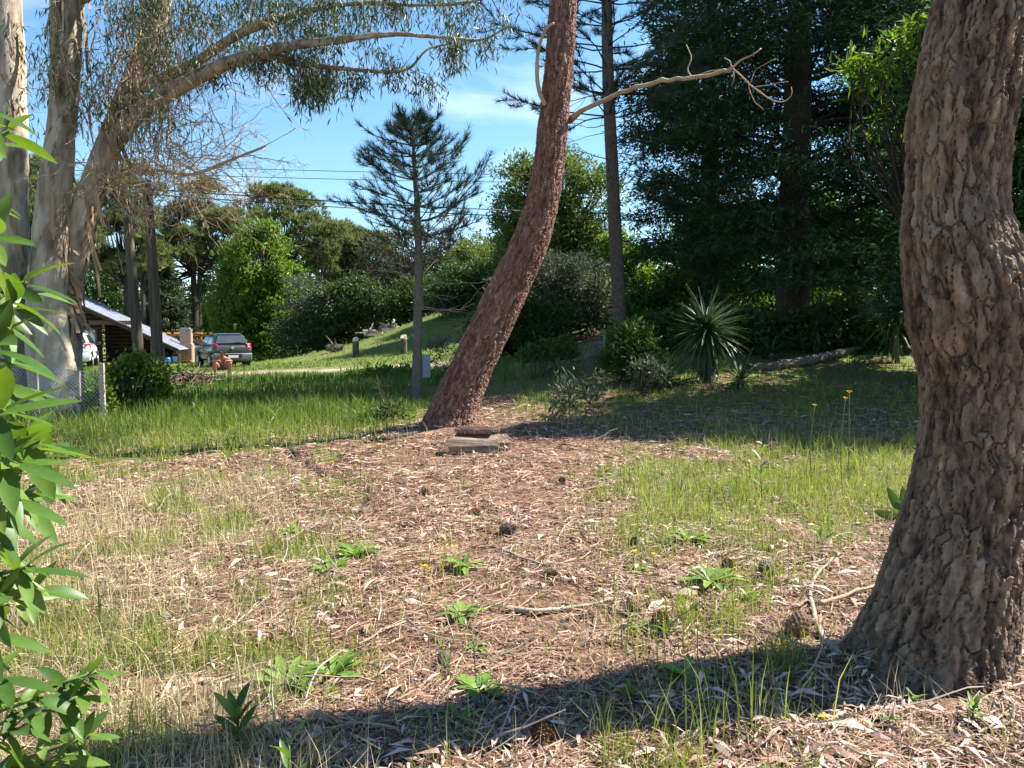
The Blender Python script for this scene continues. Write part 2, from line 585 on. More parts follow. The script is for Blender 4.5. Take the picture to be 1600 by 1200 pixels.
M['grass'] = mat('grass', [(0.085, 0.13, 0.022), (0.14, 0.19, 0.035), (0.22, 0.26, 0.055), (0.38, 0.35, 0.14)], 0.55, 0.9, mode='island', mixn=0.4, transl=0.42, tcol=(1.35, 1.35, 0.65))
M['grass_lush'] = mat('grass_lush', [(0.035, 0.08, 0.016), (0.065, 0.125, 0.024), (0.11, 0.17, 0.035), (0.20, 0.22, 0.06)], 0.5, 0.8, mode='island', mixn=0.45, transl=0.4, tcol=(1.35, 1.4, 0.65))
M['grass_dry'] = mat('grass_dry', [(0.20, 0.24, 0.07), (0.34, 0.26, 0.14), (0.47, 0.38, 0.22), (0.58, 0.49, 0.31), (0.34, 0.33, 0.13)], 0.7, mode='island', transl=0.25)
M['lawn'] = mat('lawn', [(0.13, 0.18, 0.04), (0.20, 0.25, 0.06), (0.29, 0.32, 0.09)], 0.6, 0.5, mode='island', mixn=0.4, transl=0.35, tcol=(1.3, 1.3, 0.7))
M['needle_litter'] = mat('needle_litter', [(0.10, 0.05, 0.034), (0.20, 0.108, 0.072), (0.31, 0.185, 0.128), (0.43, 0.295, 0.215)], 0.75, mode='island')
M['leaf_litter'] = mat('leaf_litter', [(0.14, 0.072, 0.052), (0.28, 0.165, 0.125), (0.44, 0.30, 0.235), (0.58, 0.45, 0.37)], 0.6, mode='island', spec=0.4)
M['rosette'] = mat('rosette', [(0.08, 0.15, 0.028), (0.13, 0.22, 0.04), (0.20, 0.30, 0.06)], 0.5, mode='object', transl=0.35, tcol=(1.3, 1.3, 0.6))
M['gloss_leaf'] = mat('gloss_leaf', [(0.035, 0.085, 0.013), (0.045, 0.10, 0.016), (0.075, 0.15, 0.024), (0.12, 0.20, 0.035), (0.18, 0.22, 0.045)], 0.42, 5, mode='object', mixn=0.4, transl=0.38, tcol=(1.5, 1.4, 0.5), spec=0.35)
M['yucca'] = mat('yucca', [(0.030, 0.062, 0.026), (0.05, 0.095, 0.035), (0.085, 0.13, 0.05)], 0.42, mode='object', transl=0.15, spec=0.45)
M['yucca_dead'] = mat('yucca_dead', [(0.14, 0.10, 0.06), (0.24, 0.18, 0.11)], 0.8, mode='object')
M['stem_green'] = mat('stem_green', [(0.07, 0.12, 0.03), (0.11, 0.16, 0.045)], 0.6, 8)
M['yellow'] = mat('yellow', [(0.75, 0.36, 0.01), (0.85, 0.52, 0.02)], 0.6, 30)
M['cone'] = mat('cone', [(0.10, 0.05, 0.028), (0.19, 0.105, 0.06), (0.28, 0.17, 0.10)], 0.7, mode='island', mixn=0.3)
M['cone_old'] = mat('cone_old', [(0.07, 0.06, 0.05), (0.13, 0.11, 0.09), (0.2, 0.17, 0.14)], 0.8, mode='island', mixn=0.3)
M['wood_old'] = mat('wood_old', [(0.09, 0.055, 0.038), (0.19, 0.135, 0.095), (0.36, 0.29, 0.22)], 0.9, 9, 8, stretch=(0.18, 3, 3), bump=0.8)
M['pole_wood'] = mat('pole_wood', [(0.05, 0.04, 0.03), (0.10, 0.08, 0.055), (0.17, 0.135, 0.09)], 0.85, 6, 6, stretch=(3, 3, 0.2), bump=0.3)
M['post_pale'] = mat('post_pale', [(0.30, 0.25, 0.18), (0.42, 0.36, 0.27)], 0.85, 10, stretch=(2, 2, 0.5))
M['log_brown'] = mat('log_brown', [(0.045, 0.022, 0.016), (0.075, 0.036, 0.026)], 0.6, 5, stretch=(0.4, 2, 2))
M['log_red'] = mat('log_red', [(0.14, 0.06, 0.04), (0.2, 0.09, 0.06)], 0.6, 5)
M['log_end'] = mat('log_end', [(0.22, 0.19, 0.17), (0.36, 0.32, 0.28)], 0.7, 12)
M['roof_metal'] = mat('roof_metal', [(0.22, 0.23, 0.27), (0.30, 0.31, 0.35)], 0.55, 1.5, spec=0.4)
M['white_paint'] = mat('white_paint', [(0.68, 0.68, 0.67), (0.8, 0.8, 0.79)], 0.6, 2)
M['white_car'] = mat('white_car', [(0.72, 0.72, 0.73), (0.78, 0.78, 0.79)], 0.25, 2, spec=0.5, coat=0.5)
M['grey_car'] = mat('grey_car', [(0.045, 0.05, 0.052), (0.06, 0.065, 0.068)], 0.3, 3, metal=0.2, spec=0.5, coat=0.4)
M['bumper_grey'] = mat('bumper_grey', [(0.10, 0.105, 0.115), (0.13, 0.135, 0.145)], 0.35, 3, metal=0.25, coat=0.3)
M['car_glass'] = mat('car_glass', [(0.035, 0.045, 0.045), (0.05, 0.06, 0.06)], 0.08, 2, spec=0.8, coat=0.6)
M['rubber'] = mat('rubber', [(0.018, 0.018, 0.018), (0.03, 0.03, 0.03)], 0.8, 9)
M['alloy'] = mat('alloy', [(0.35, 0.35, 0.36), (0.5, 0.5, 0.5)], 0.35, 9, metal=0.7)
M['red_lens'] = mat('red_lens', [(0.42, 0.015, 0.02), (0.55, 0.04, 0.04)], 0.2, 9, coat=0.6)
M['plate'] = mat('plate', [(0.55, 0.55, 0.52), (0.65, 0.65, 0.62)], 0.5, 9)
M['chrome'] = mat('chrome', [(0.75, 0.75, 0.75), (0.85, 0.85, 0.85)], 0.25, 9, metal=0.8)
M['black'] = mat('black', [(0.012, 0.012, 0.012), (0.02, 0.02, 0.02)], 0.6, 9)
M['brick'] = mat('brick', [(0.26, 0.16, 0.12), (0.36, 0.24, 0.18), (0.44, 0.32, 0.25)], 0.85, mode='island', mixn=0.3)
M['mortar'] = mat('mortar', [(0.36, 0.33, 0.29), (0.45, 0.41, 0.37)], 0.9, 20)
M['orange_wood'] = mat('orange_wood', [(0.26, 0.10, 0.03), (0.34, 0.14, 0.045)], 0.6, 5)
M['blue_plastic'] = mat('blue_plastic', [(0.02, 0.09, 0.36), (0.03, 0.12, 0.45)], 0.4, 5)
M['galv'] = mat('galv', [(0.26, 0.27, 0.28), (0.38, 0.39, 0.40)], 0.5, 6, metal=0.5)
M['box_grey'] = mat('box_grey', [(0.26, 0.29, 0.32), (0.33, 0.36, 0.39)], 0.6, 5)
M['wire'] = mat('wire', [(0.03, 0.03, 0.035), (0.05, 0.05, 0.05)], 0.6, 5)
M['skin'] = mat('skin', [(0.24, 0.10, 0.07), (0.32, 0.145, 0.10)], 0.55, 9)
M['hair'] = mat('hair', [(0.05, 0.022, 0.014), (0.09, 0.04, 0.025)], 0.6, 30)
M['shorts'] = mat('shorts', [(0.06, 0.055, 0.045), (0.10, 0.085, 0.07)], 0.8, 12)
M['soil'] = mat('soil', [(0.14, 0.10, 0.075), (0.22, 0.165, 0.125), (0.33, 0.26, 0.21)], 0.95, 1.8, 8, bump=0.5, bscale=20)
M['brush'] = mat('brush', [(0.07, 0.045, 0.032), (0.14, 0.09, 0.065), (0.22, 0.15, 0.11)], 0.9, mode='island')

# the ground: litter, soil and the green of the turf, mixed by a cover map carried on its points
def ground_material():
    m = bpy.data.materials.new('ground_cover')
    m.use_nodes = True
    N, L = m.node_tree.nodes, m.node_tree.links
    bs = N['Principled BSDF']
    tc = N.new('ShaderNodeTexCoord')
    def noise(sc, det=6):
        n = N.new('ShaderNodeTexNoise')
        n.inputs['Scale'].default_value = sc
        n.inputs['Detail'].default_value = det
        L.new(tc.outputs['Object'], n.inputs['Vector'])
        return n
    def ramp(src, cols, lo=0.3, hi=0.7):
        r = N.new('ShaderNodeValToRGB')
        while len(r.color_ramp.elements) < len(cols):
            r.color_ramp.elements.new(0.5)
        for i, c in enumerate(cols):
            r.color_ramp.elements[i].position = lo + (hi - lo) * i / (len(cols) - 1)
            r.color_ramp.elements[i].color = (*c, 1)
        L.new(src, r.inputs['Fac'])
        return r
    litter = ramp(noise(22, 8).outputs['Fac'], [(0.07, 0.038, 0.026), (0.15, 0.085, 0.058), (0.25, 0.155, 0.11)])
    turf = ramp(noise(9, 8).outputs['Fac'], [(0.065, 0.08, 0.022), (0.11, 0.135, 0.036), (0.18, 0.18, 0.065)])
    at_ = N.new('ShaderNodeAttribute')
    at_.attribute_name = 'plate'
    n3 = noise(3, 5)
    ad = N.new('ShaderNodeMath')
    ad.operation = 'ADD'
    L.new(at_.outputs['Fac'], ad.inputs[0])
    L.new(n3.outputs['Fac'], ad.inputs[1])
    rm = N.new('ShaderNodeMapRange')
    rm.inputs[1].default_value = 0.75
    rm.inputs[2].default_value = 1.15
    L.new(ad.outputs[0], rm.inputs[0])
    mx = N.new('ShaderNodeMixRGB')
    L.new(rm.outputs[0], mx.inputs['Fac'])
    L.new(litter.outputs['Color'], mx.inputs['Color1'])
    L.new(turf.outputs['Color'], mx.inputs['Color2'])
    L.new(mx.outputs['Color'], bs.inputs['Base Color'])
    bs.inputs['Roughness'].default_value = 0.95
    bs.inputs['Specular IOR Level'].default_value = 0.1
    bp = N.new('ShaderNodeBump')
    bp.inputs['Strength'].default_value = 0.8
    bp.inputs['Distance'].default_value = 0.03
    L.new(noise(40, 8).outputs['Fac'], bp.inputs['Height'])
    L.new(bp.outputs['Normal'], bs.inputs['Normal'])
    return m

# ------------------------------------------------------------------ cover maps
def cover(x, y):
    """How much green grass, dry grass and litter grow at a place."""
    z = hgt(x, y)
    px, py = proj(x, y, z)
    px = np.clip(px, -80, 1680)
    n1 = fbm2(x, y, 0.9, 3, 3.0)
    n2 = fbm2(x, y, 2.6, 3, 8.0)
    nn = 0.6 * n1 + 0.4 * n2 - 0.5
    pxw = px + 520 * nn
    pyw = py + 170 * nn
    g = sstep(705, 655, pyw) * sstep(720, 560, pxw)                       # lush strip on the left
    g = np.maximum(g, sstep(735, 690, pyw) * sstep(470, 330, pxw))
    g = np.maximum(g, sstep(604, 585, pyw) * sstep(840, 740, pxw))
    r = sstep(920, 1040, pxw) * sstep(905, 815, pyw) * sstep(655, 700, pyw)
    r = r * (0.30 + 0.70 * sstep(0.36, 0.56, 0.5 * n1 + 0.5 * n2))
    g = np.maximum(g, 0.95 * r)
    s = sstep(740, 850, pxw) * sstep(700, 640, pyw) * (0.35 + 1.6 * np.clip(n2 - 0.42, 0, 0.5))
    g = np.maximum(g, s)
    spots = sstep(0.52, 0.66, n2)
    front = 0.06 + 0.14 * spots + 0.5 * spots * sstep(820, 860, py) * (sstep(880, 960, px) * sstep(1330, 1200, px)) + 0.75 * spots * sstep(640, 380, px)
    g = np.maximum(g, front)
    pit = np.exp(-((px - 740) / 170) ** 2 - ((py - 700) / 40) ** 2)
    g = g * (1 - 0.93 * np.clip(pit * 1.3, 0, 1))
    g = np.where(py < 590, np.where(px < 800, 1.0, g), g)
    d = sstep(600, 330, pxw) * sstep(715, 780, pyw) * (0.45 + 0.75 * sstep(0.40, 0.6, n1))
    d = np.maximum(d, 0.10 + 0.25 * r)
    return np.clip(g, 0, 1), np.clip(d, 0, 1)

# ------------------------------------------------------------------ the ground sheet
def build_ground():
    ys = np.concatenate([np.linspace(-8, 2, 14, endpoint=False), np.linspace(2, 13, 150, endpoint=False), 13 * np.geomspace(1, 60 / 13, 80, endpoint=False), 60 * np.geomspace(1, 15, 26)])
    u = np.linspace(-1, 1, 211)
    xs = 9 * u + 800 * np.abs(u) ** 7 * np.sign(u)
    X, Y = np.meshgrid(xs, ys)
    Z = hgt(X, Y) - 0.002
    g, _ = cover(X, np.maximum(Y, 2.2))
    g = np.where(Y < 2.2, 0.1, g)
    nu = len(xs)
    i = np.arange(len(ys) - 1)[:, None] * nu
    j = np.arange(nu - 1)[None, :]
    q = np.stack([i + j, i + j + 1, i + nu + j + 1, i + nu + j], -1).reshape(-1, 4)
    mb = MB()
    mb.add(np.stack([X, Y, Z], -1).reshape(-1, 3), q, None, g.reshape(-1))
    o = link('ground', mb.mesh('ground', smooth=True), ground_material())
    tag(o, 'littered and grassy ground rising to the back', None, None, 'structure')

def ribbon(name, pix, width, m, label, lift=0.03):
    P = np.array([gp(*p) for p in pix])
    P = catmull(P, 60)
    T = unit(np.gradient(P, axis=0))
    S = np.stack([T[:, 1], -T[:, 0], np.zeros(len(T))], -1)
    w = np.interp(np.linspace(0, 1, 60), np.linspace(0, 1, len(width)), width)
    rows = []
    for k in np.linspace(-1, 1, 9):
        jag = 0.25 * (fbm2(P[:, 0], P[:, 1], 1.3, 3, k * 3) - 0.5) if abs(k) == 1 else 0
        Q = P + S * (w * (k + jag) * 0.5)[:, None]
        Q[:, 2] = hgt(Q[:, 0], Q[:, 1]) + (lift if abs(k) < 1 else -0.02)
        rows.append(Q)
    V = np.stack(rows, 1)
    n, c = V.shape[:2]
    i = np.arange(n - 1)[:, None] * c
    j = np.arange(c - 1)[None, :]
    q = np.stack([i + j, i + j + 1, i + c + j + 1, i + c + j], -1).reshape(-1, 4)
    mb = MB()
    mb.add(V.reshape(-1, 3), q)
    return tag(link(name, mb.mesh(name, smooth=True), m), label, None, None, 'structure')

build_ground()
ribbon('dirt_road', [(235, 592), (300, 588), (380, 583), (470, 580), (560, 577), (640, 572), (720, 566)], [2.2, 1.9, 1.6, 1.3, 1.0, 0.8], M['soil'], 'pale dirt track crossing the lawn')
M['path_soil'] = mat('path_soil', [(0.09, 0.055, 0.038), (0.16, 0.105, 0.075), (0.24, 0.17, 0.125)], 0.95, 9, 8, bump=0.8, bscale=40)
ribbon('dirt_path', [(900, 566), (925, 552), (935, 545), (925, 532), (905, 525)], [0.3, 0.7, 1.2, 1.6, 1.6], M['path_soil'], 'bare dirt path climbing between shrubs')

# ------------------------------------------------------------------ grass and litter
def scatter(rg, n, d0, d1, power=0.6, side=0.72):
    """Points in front of the viewpoint, thinning out with distance."""
    e = 1 - power
    u = rg.uniform(size=n)
    d = (d0 ** e + u * (d1 ** e - d0 ** e)) ** (1 / e)
    x = rg.uniform(-1, 1, n) * (side * d + 0.5)
    return x, d

def blades(mb, rg, x, y, H, W, lean=0.5):
    n = len(x)
    z = hgt(x, y) - 0.01
    p = np.stack([x, y, z], -1)
    a = rg.uniform(0, 2 * math.pi, n)
    s = np.stack([np.cos(a), np.sin(a), np.zeros(n)], -1) * (W * 0.5)[:, None]
    b = rg.uniform(0, 2 * math.pi, n)
    ln = np.abs(rg.normal(0, lean, n)) * H
    o = np.stack([np.cos(b) * ln, np.sin(b) * ln, np.zeros(n)], -1)
    up = np.array([0, 0, 1.0])
    hz = np.sqrt(np.maximum(H ** 2 - (ln * 0.8) ** 2, (0.25 * H) ** 2))
    m = p + o * 0.35 + up * (hz * 0.62)[:, None]
    t = p + o + up * hz[:, None]
    v = np.stack([p - s, p + s, m + s * 0.75, m - s * 0.75, t], 1).reshape(-1, 3)
    k = np.arange(n)[:, None] * 5
    mb.add(v, k + np.array([[0, 1, 2, 3]]), k + np.array([[3, 2, 4]]))

def clear_of(x, y):
    """False where trunks and big things stand."""
    ok = np.ones(len(x), bool)
    for (cx, cy, r) in KEEP:
        ok &= (x - cx) ** 2 + (y - cy) ** 2 > r * r
    return ok

KEEP = []
_b = gp(1450, 1075)
KEEP.append((_b[0], _b[1], 0.2))
_b = gp(695, 668)
KEEP.append((_b[0], _b[1], 0.4))

def build_cover():
    rg = rng_of(11)
    # near and middle green grass
    x, y = scatter(rg, 270000, 2.2, 15, 0.45)
    g, d = cover(x, y)
    clump = sstep(0.38, 0.62, fbm2(x, y, 7.0, 2, 2.0))
    keep = (rg.uniform(size=len(x)) < g * (0.35 + 0.65 * clump) * 0.8) & clear_of(x, y)
    x, y, g = x[keep], y[keep], g[keep]
    px, py = proj(x, y, hgt(x, y))
    lush = sstep(640, 520, px) * sstep(700, 650, py)
    H = (0.06 + 0.10 * g + 0.16 * lush) * rg.uniform(0.55, 1.45, len(x))
    W = 0.0038 * (0.8 + y / 7) * rg.uniform(0.7, 1.3, len(x))
    isl = rg.uniform(size=len(x)) < lush * 0.8
    mb = MB()
    blades(mb, rg, x[~isl], y[~isl], H[~isl] * rg.uniform(0.6, 1.25, int((~isl).sum())), W[~isl], 0.8)
    tag(link('grass', mb.mesh('grass'), M['grass']), 'thin yellow green grass growing through the litter', 'grass', None, 'stuff')
    # lush grass on the left and lawn beyond
    mb = MB()
    blades(mb, rg, x[isl], y[isl], H[isl] * 1.1, W[isl], 0.4)
    x, y = scatter(rg, 66000, 12.5, 34, 0.3)
    g, d = cover(x, y)
    px, py = proj(x, y, hgt(x, y))
    road = np.abs(py - (588 - (px - 300) * 0.042)) < 5
    keep = (rg.uniform(size=len(x)) < g) & ~((px > 235) & (px < 700) & road) & clear_of(x, y)
    x, y, px = x[keep], y[keep], px[keep]
    H = np.where(px < 700, 0.24, 0.14) * rg.uniform(0.5, 1.5, len(x)) * (1 - 0.55 * sstep(24, 28, y))
    blades(mb, rg, x, y, H, 0.0095 * (y / 10) * rg.uniform(0.7, 1.3, len(x)), 0.45)
    tag(link('lush_grass', mb.mesh('lush_grass'), M['grass_lush']), 'tall lush green grass in front of the dirt track', 'grass', None, 'stuff')
    x, y = scatter(rg, 40000, 30, 62, -0.6, 0.6)
    px, py = proj(x, y, hgt(x, y))
    road = np.abs(py - (588 - (px - 300) * 0.042)) < 4
    keep = (px < 900) & ~((px > 235) & (px < 700) & road)
    x, y = x[keep], y[keep]
    mb = MB()
    blades(mb, rg, x, y, rg.uniform(0.05, 0.13, len(x)), 0.03 * (y / 35) * rg.uniform(0.7, 1.3, len(x)), 0.7)
    tag(link('lawn', mb.mesh('lawn'), M['lawn']), 'short mown grass on the hillside behind the track', 'lawn', None, 'stuff')
    # dry grass
    x, y = scatter(rg, 150000, 2.2, 12, 0.45)
    g, d = cover(x, y)
    keep = (rg.uniform(size=len(x)) < d * 0.75) & clear_of(x, y)
    x, y = x[keep], y[keep]
    H = rg.uniform(0.05, 0.24, len(x))
    mb = MB()
    blades(mb, rg, x, y, H, 0.0026 * (0.8 + y / 7) * rg.uniform(0.7, 1.3, len(x)), 1.0)
    tag(link('dry_grass', mb.mesh('dry_grass'), M['grass_dry']), 'pale dry grass stalks over the ground at left', 'dry grass', None, 'stuff')
    # tall green stalks in loose clumps
    ks = np.array([(1000, 1180), (1090, 1190), (1130, 1150), (1180, 1120), (1240, 1140), (960, 1000), (1010, 1040), (1060, 1010), (480, 1010), (130, 960), (150, 980), (720, 1080), (1150, 1060), (950, 960), (1290, 700), (1310, 720), (1260, 690), (1340, 730), (700, 900), (550, 760), (420, 720), (300, 700), (250, 720)], float)
    xs_, ys_, hs_ = [], [], []
    for (a, b) in ks:
        q = gp(a, b)
        m_ = int(rg.integers(6, 16))
        xs_.append(q[0] + rg.normal(0, 0.07, m_))
        ys_.append(q[1] + rg.normal(0, 0.07, m_))
        hs_.append(rg.uniform(0.14, 0.42, m_))
    xs_, ys_, hs_ = np.concatenate(xs_), np.concatenate(ys_), np.concatenate(hs_)
    mb = MB()
    blades(mb, rg, xs_, ys_, hs_, np.full(len(xs_), 0.006) * (0.6 + ys_ / 8), 0.5)
    tag(link('grass_stalks', mb.mesh('grass_stalks'), M['grass']), 'loose clumps of tall green grass stalks in the litter', 'grass', None, 'stuff')
    # pine needle litter
    x, y = scatter(rg, 150000, 2.2, 15, 0.5)
    g, d = cover(x, y)
    keep = (rg.uniform(size=len(x)) < (1 - 0.75 * g) * (1 - 0.3 * d) * (0.25 + 0.95 * sstep(0.3, 0.6, fbm2(x, y, 2.1, 3, 12.0)))) & clear_of(x, y)
    x, y = x[keep], y[keep]
    n = len(x)
    pile = fbm2(x, y, 3.0, 2, 6.0)
    z = hgt(x, y) + rg.uniform(0.0, 0.035, n) * (0.4 + pile)
    a = 9 * fbm2(x, y, 1.7, 2, 15.0) + rg.normal(0, 0.9, n)
    dv = np.stack([np.cos(a), np.sin(a), rg.normal(0, 0.10, n)], -1)
    L = rg.uniform(0.05, 0.22, n)
    W = 0.0031 * (0.7 + y / 6) * rg.uniform(0.6, 1.5, n)
    s = np.stack([-np.sin(a), np.cos(a), rg.normal(0, 0.5, n)], -1) * W[:, None] * 0.5
    c = np.stack([x, y, z], -1)
    bow = rg.normal(0, 0.12, n)[:, None] * L[:, None] * np.stack([-np.sin(a), np.cos(a), np.zeros(n)], -1)
    e0, e1 = c - dv * L[:, None] * 0.5, c + dv * L[:, None] * 0.5
    v = np.stack([e0 - s, e0 + s, c + bow + s, c + bow - s, e1], 1).reshape(-1, 3)
    k = np.arange(n)[:, None] * 5
    mb = MB()
    mb.add(v, k + np.array([[0, 1, 2, 3]]), k + np.array([[3, 2, 4]]))
    tag(link('needle_litter', mb.mesh('needle_litter'), M['needle_litter']), 'brown fallen pine needles carpeting the ground', 'pine needles', None, 'stuff')
    # dead gum leaves and bark flakes
    x, y = scatter(rg, 60000, 2.2, 15, 0.55)
    g, d = cover(x, y)
    keep = (rg.uniform(size=len(x)) < (1 - 0.85 * g) * (1 - 0.5 * d) * (0.15 + 0.85 * sstep(0.34, 0.6, fbm2(x, y, 1.6, 3, 21.0)))) & clear_of(x, y)
    x, y = x[keep], y[keep]
    n = len(x)
    z = hgt(x, y) + rg.uniform(0.004, 0.04, n)
    a = rg.uniform(0, 2 * math.pi, n)
    dv = np.stack([np.cos(a), np.sin(a), rg.normal(0, 0.16, n)], -1)
    mb = MB()
    L = np.clip(0.05 * np.exp(rg.normal(0, 0.5, n)), 0.02, 0.2) * (1 + 0.03 * y)
    leaves(mb, np.stack([x, y, z], -1), dv, L, L * rg.uniform(0.10, 0.24, n), rg, 0.25, 0.15, np.tile([0, 0, 1.0], (n, 1)))
    tag(link('leaf_litter', mb.mesh('leaf_litter'), M['leaf_litter']), 'dry pinkish fallen leaves and bark flakes on the ground', 'fallen leaves', None, 'stuff')
    # fine twigs
    x, y = scatter(rg, 1500, 2.4, 13, 0.45)
    g, d = cover(x, y)
    mb = MB()
    for i in np.nonzero(rg.uniform(size=len(x)) < 1 - 0.8 * g)[0]:
        a = rg.uniform(0, 6.28)
        P = walk(rg, gxy(x[i], y[i], rg.uniform(0.01, 0.04)), (math.cos(a), math.sin(a), 0.02), rg.uniform(0.08, 0.4), 4, 0.4)
        P[:, 2] = np.maximum(P[:, 2], hgt(P[:, 0], P[:, 1]) + 0.005)
        tube(mb, P, np.linspace(1, 0.5, 5) * rg.uniform(0.002, 0.0055), 4, False)
    tag(link('twig_litter', mb.mesh('twig_litter'), M['twig_pale']), 'thin broken twigs scattered over the litter', 'twigs', None, 'stuff')

build_cover()
M['bark_slim'] = mat('bark_slim', [(0.05, 0.036, 0.028), (0.09, 0.068, 0.055), (0.13, 0.10, 0.085)], 0.9, 12, bump=0.4)
# ------------------------------------------------------------------ trees
def build_leaning_pine():
    D = 10.7
    px = [(692, 690, 44), (708, 645, 39), (738, 572, 35), (786, 470, 33), (832, 368, 29), (855, 275, 26), (866, 180, 24.5), (875, 90, 23.5), (880, 0, 23), (886, -130, 24), (893, -300, 22), (900, -520, 19), (905, -760, 12)]
    dd = np.linspace(0, 0.8, len(px))
    P = [at(a, b, D + e) for (a, b, w), e in zip(px, dd)]
    Rr = [0.94 * w * (D + e) / 1200 for (a, b, w), e in zip(px, dd)]
    base = gp(694, 672)
    t = thing('leaning_pine', 'reddish pine trunk leaning to the right from a needle mound', 'tree', base)
    mb = MB()
    C, RR = trunk(mb, P[:10], Rr[:10], 140, 500, (0.045, 0.22), 0.020, 3, 0.005, 0.04, (3, 0.13, 0.3))
    C2, _ = trunk(mb, P[9:], Rr[9:], 40, 120, (0.06, 0.15), 0.012, 3, 0.004, 0.04)
    C = np.vstack([C[::6], C2])
    part('trunk', mb, M['bark_red'], t, False)
    # the long dead branch on the right
    mb = MB()
    bp = [at(a, b, D + 0.5 - 0.6 * k) for k, (a, b) in enumerate([(888, 186), (930, 162), (985, 138), (1040, 126), (1085, 120), (1130, 112), (1143, 107)])]
    Pb = catmull([bp[0] + (0, 0, 0)] + bp[1:], 26)
    Pb = Pb + (np.stack([vnoise(Pb * 6 + 1), vnoise(Pb * 6 + 9), vnoise(Pb * 6 + 30)], -1) - 0.5) * 0.05
    tube(mb, Pb, np.concatenate([[0.06, 0.042], np.linspace(0.034, 0.016, 24)]) * (0.85 + 0.3 * vnoise(Pb * 9)), 7)
    def sub(pts, r0, r1, dd):
        Q = catmull([at(a, b, dd) for a, b in pts], 12)
        Q = Q + (np.stack([vnoise(Q * 11 + 1), vnoise(Q * 11 + 9), vnoise(Q * 11 + 30)], -1) - 0.5) * 0.04
        tube(mb, Q, 0.8 * np.linspace(r0, r1, 12), 5)
    De = D + 0.5 - 3.4
    sub([(1143, 107), (1165, 92), (1188, 74)], 0.014, 0.008, De)
    sub([(1143, 107), (1160, 122), (1180, 140), (1205, 158), (1222, 160), (1236, 148), (1234, 138)], 0.012, 0.004, De - 0.1)
    sub([(1168, 128), (1176, 152), (1192, 172)], 0.008, 0.003, De - 0.1)
    sub([(1143, 107), (1138, 96), (1130, 90)], 0.008, 0.005, De)
    sub([(1146, 108), (1145, 128), (1142, 136)], 0.008, 0.003, De)
    sub([(1176, 136), (1200, 132), (1230, 129)], 0.006, 0.003, De - 0.2)
    sub([(1172, 130), (1185, 108), (1212, 92)], 0.005, 0.003, De - 0.2)
    D5 = D + 0.5 - 1.9
    sub([(1080, 120), (1074, 108), (1079, 92), (1074, 70)], 0.014, 0.007, D5)
    sub([(1088, 119), (1110, 112), (1138, 108)], 0.012, 0.008, D5 - 0.4)
    sub([(985, 138), (1000, 132), (1003, 128)], 0.01, 0.006, D5 + 1)
    part('dead_branch', mb, M['twig_tan'], t, True)
    mb = MB()
    Q = catmull([at(a, b, D + 0.25) for a, b in [(852, 165), (842, 140), (839, 110), (842, 75), (853, 45), (866, 36)]], 18)
    tube(mb, Q, np.linspace(0.034, 0.018, 18), 6)
    part('dead_branch', mb, M['twig_tan'], t, True)
    # the crown high over the picture, with a few sprays hanging into it
    rg = rng_of(31)
    wb, nb = MB(), MB()
    top = C[-1]
    for k in range(26):
        i = int(rg.integers(int(len(C) * 0.72), len(C)))
        a = rg.uniform(0, 6.28)
        P = walk(rg, C[i], (math.cos(a), math.sin(a), 0.25), rg.uniform(1.5, 3.2), 7, 0.25, 0.02)
        tube(wb, P, np.linspace(0.05, 0.012, len(P)), 5)
        n = 16
        ii = rg.integers(3, len(P), n)
        c = P[ii] + rg.normal(0, 0.22, (n, 3))
        tufts(nb, c, unit(P[ii] - P[ii - 1]) + (0, 0, 0.5), 20, 0.2, 0.006, rg, 0.9)
    part('branches', wb, M['bark_red'], t, True)
    part('crown', nb, M['pine_needle'], t)

def build_near_pine():
    D = 3.3
    px = [(1438, 1130, 150), (1446, 1060, 126), (1474, 960, 107), (1502, 850, 96), (1524, 720, 86), (1530, 600, 84), (1520, 480, 95), (1497, 385, 82), (1491, 315, 72), (1501, 190, 76), (1522, 80, 73), (1548, -80, 70), (1590, -300, 68), (1610, -560, 60)]
    dd = np.linspace(0, 0.5, len(px))
    P = [at(a, b, D + e) for (a, b, w), e in zip(px, dd)]
    Rr = [w * (D + e) / 1200 for (a, b, w), e in zip(px, dd)]
    base = gp(1452, 1085)
    t = thing('pine_tree', 'thick pine trunk with rough fissured brown bark, close by at the right', 'tree', base)
    mb = MB()
    trunk(mb, P[:12], Rr[:12], 250, 620, (0.044, 0.25), 0.019, 12, 0.003, 0.05, (3, 0.12, 0.2))
    trunk(mb, P[11:], Rr[11:], 60, 60, (0.050, 0.135), 0.015, 12, 0.0035, 0.05)
    part('trunk', mb, M['bark_brown'], t, False)
    mb = MB()
    q = [(1540, 640, 62), (1572, 530, 76), (1636, 452, 76), (1700, 380, 74), (1735, 270, 68), (1750, 120, 62), (1765, -120, 56)]
    P2 = [at(a, b, D + 0.32 + 0.05 * k) for k, (a, b, w) in enumerate(q)]
    trunk(mb, P2, [w * 3.5 / 1200 for a, b, w in q], 110, 280, (0.044, 0.25), 0.018, 29, 0.0035, 0.05)
    part('forked_stem', mb, M['bark_brown'], t, False)

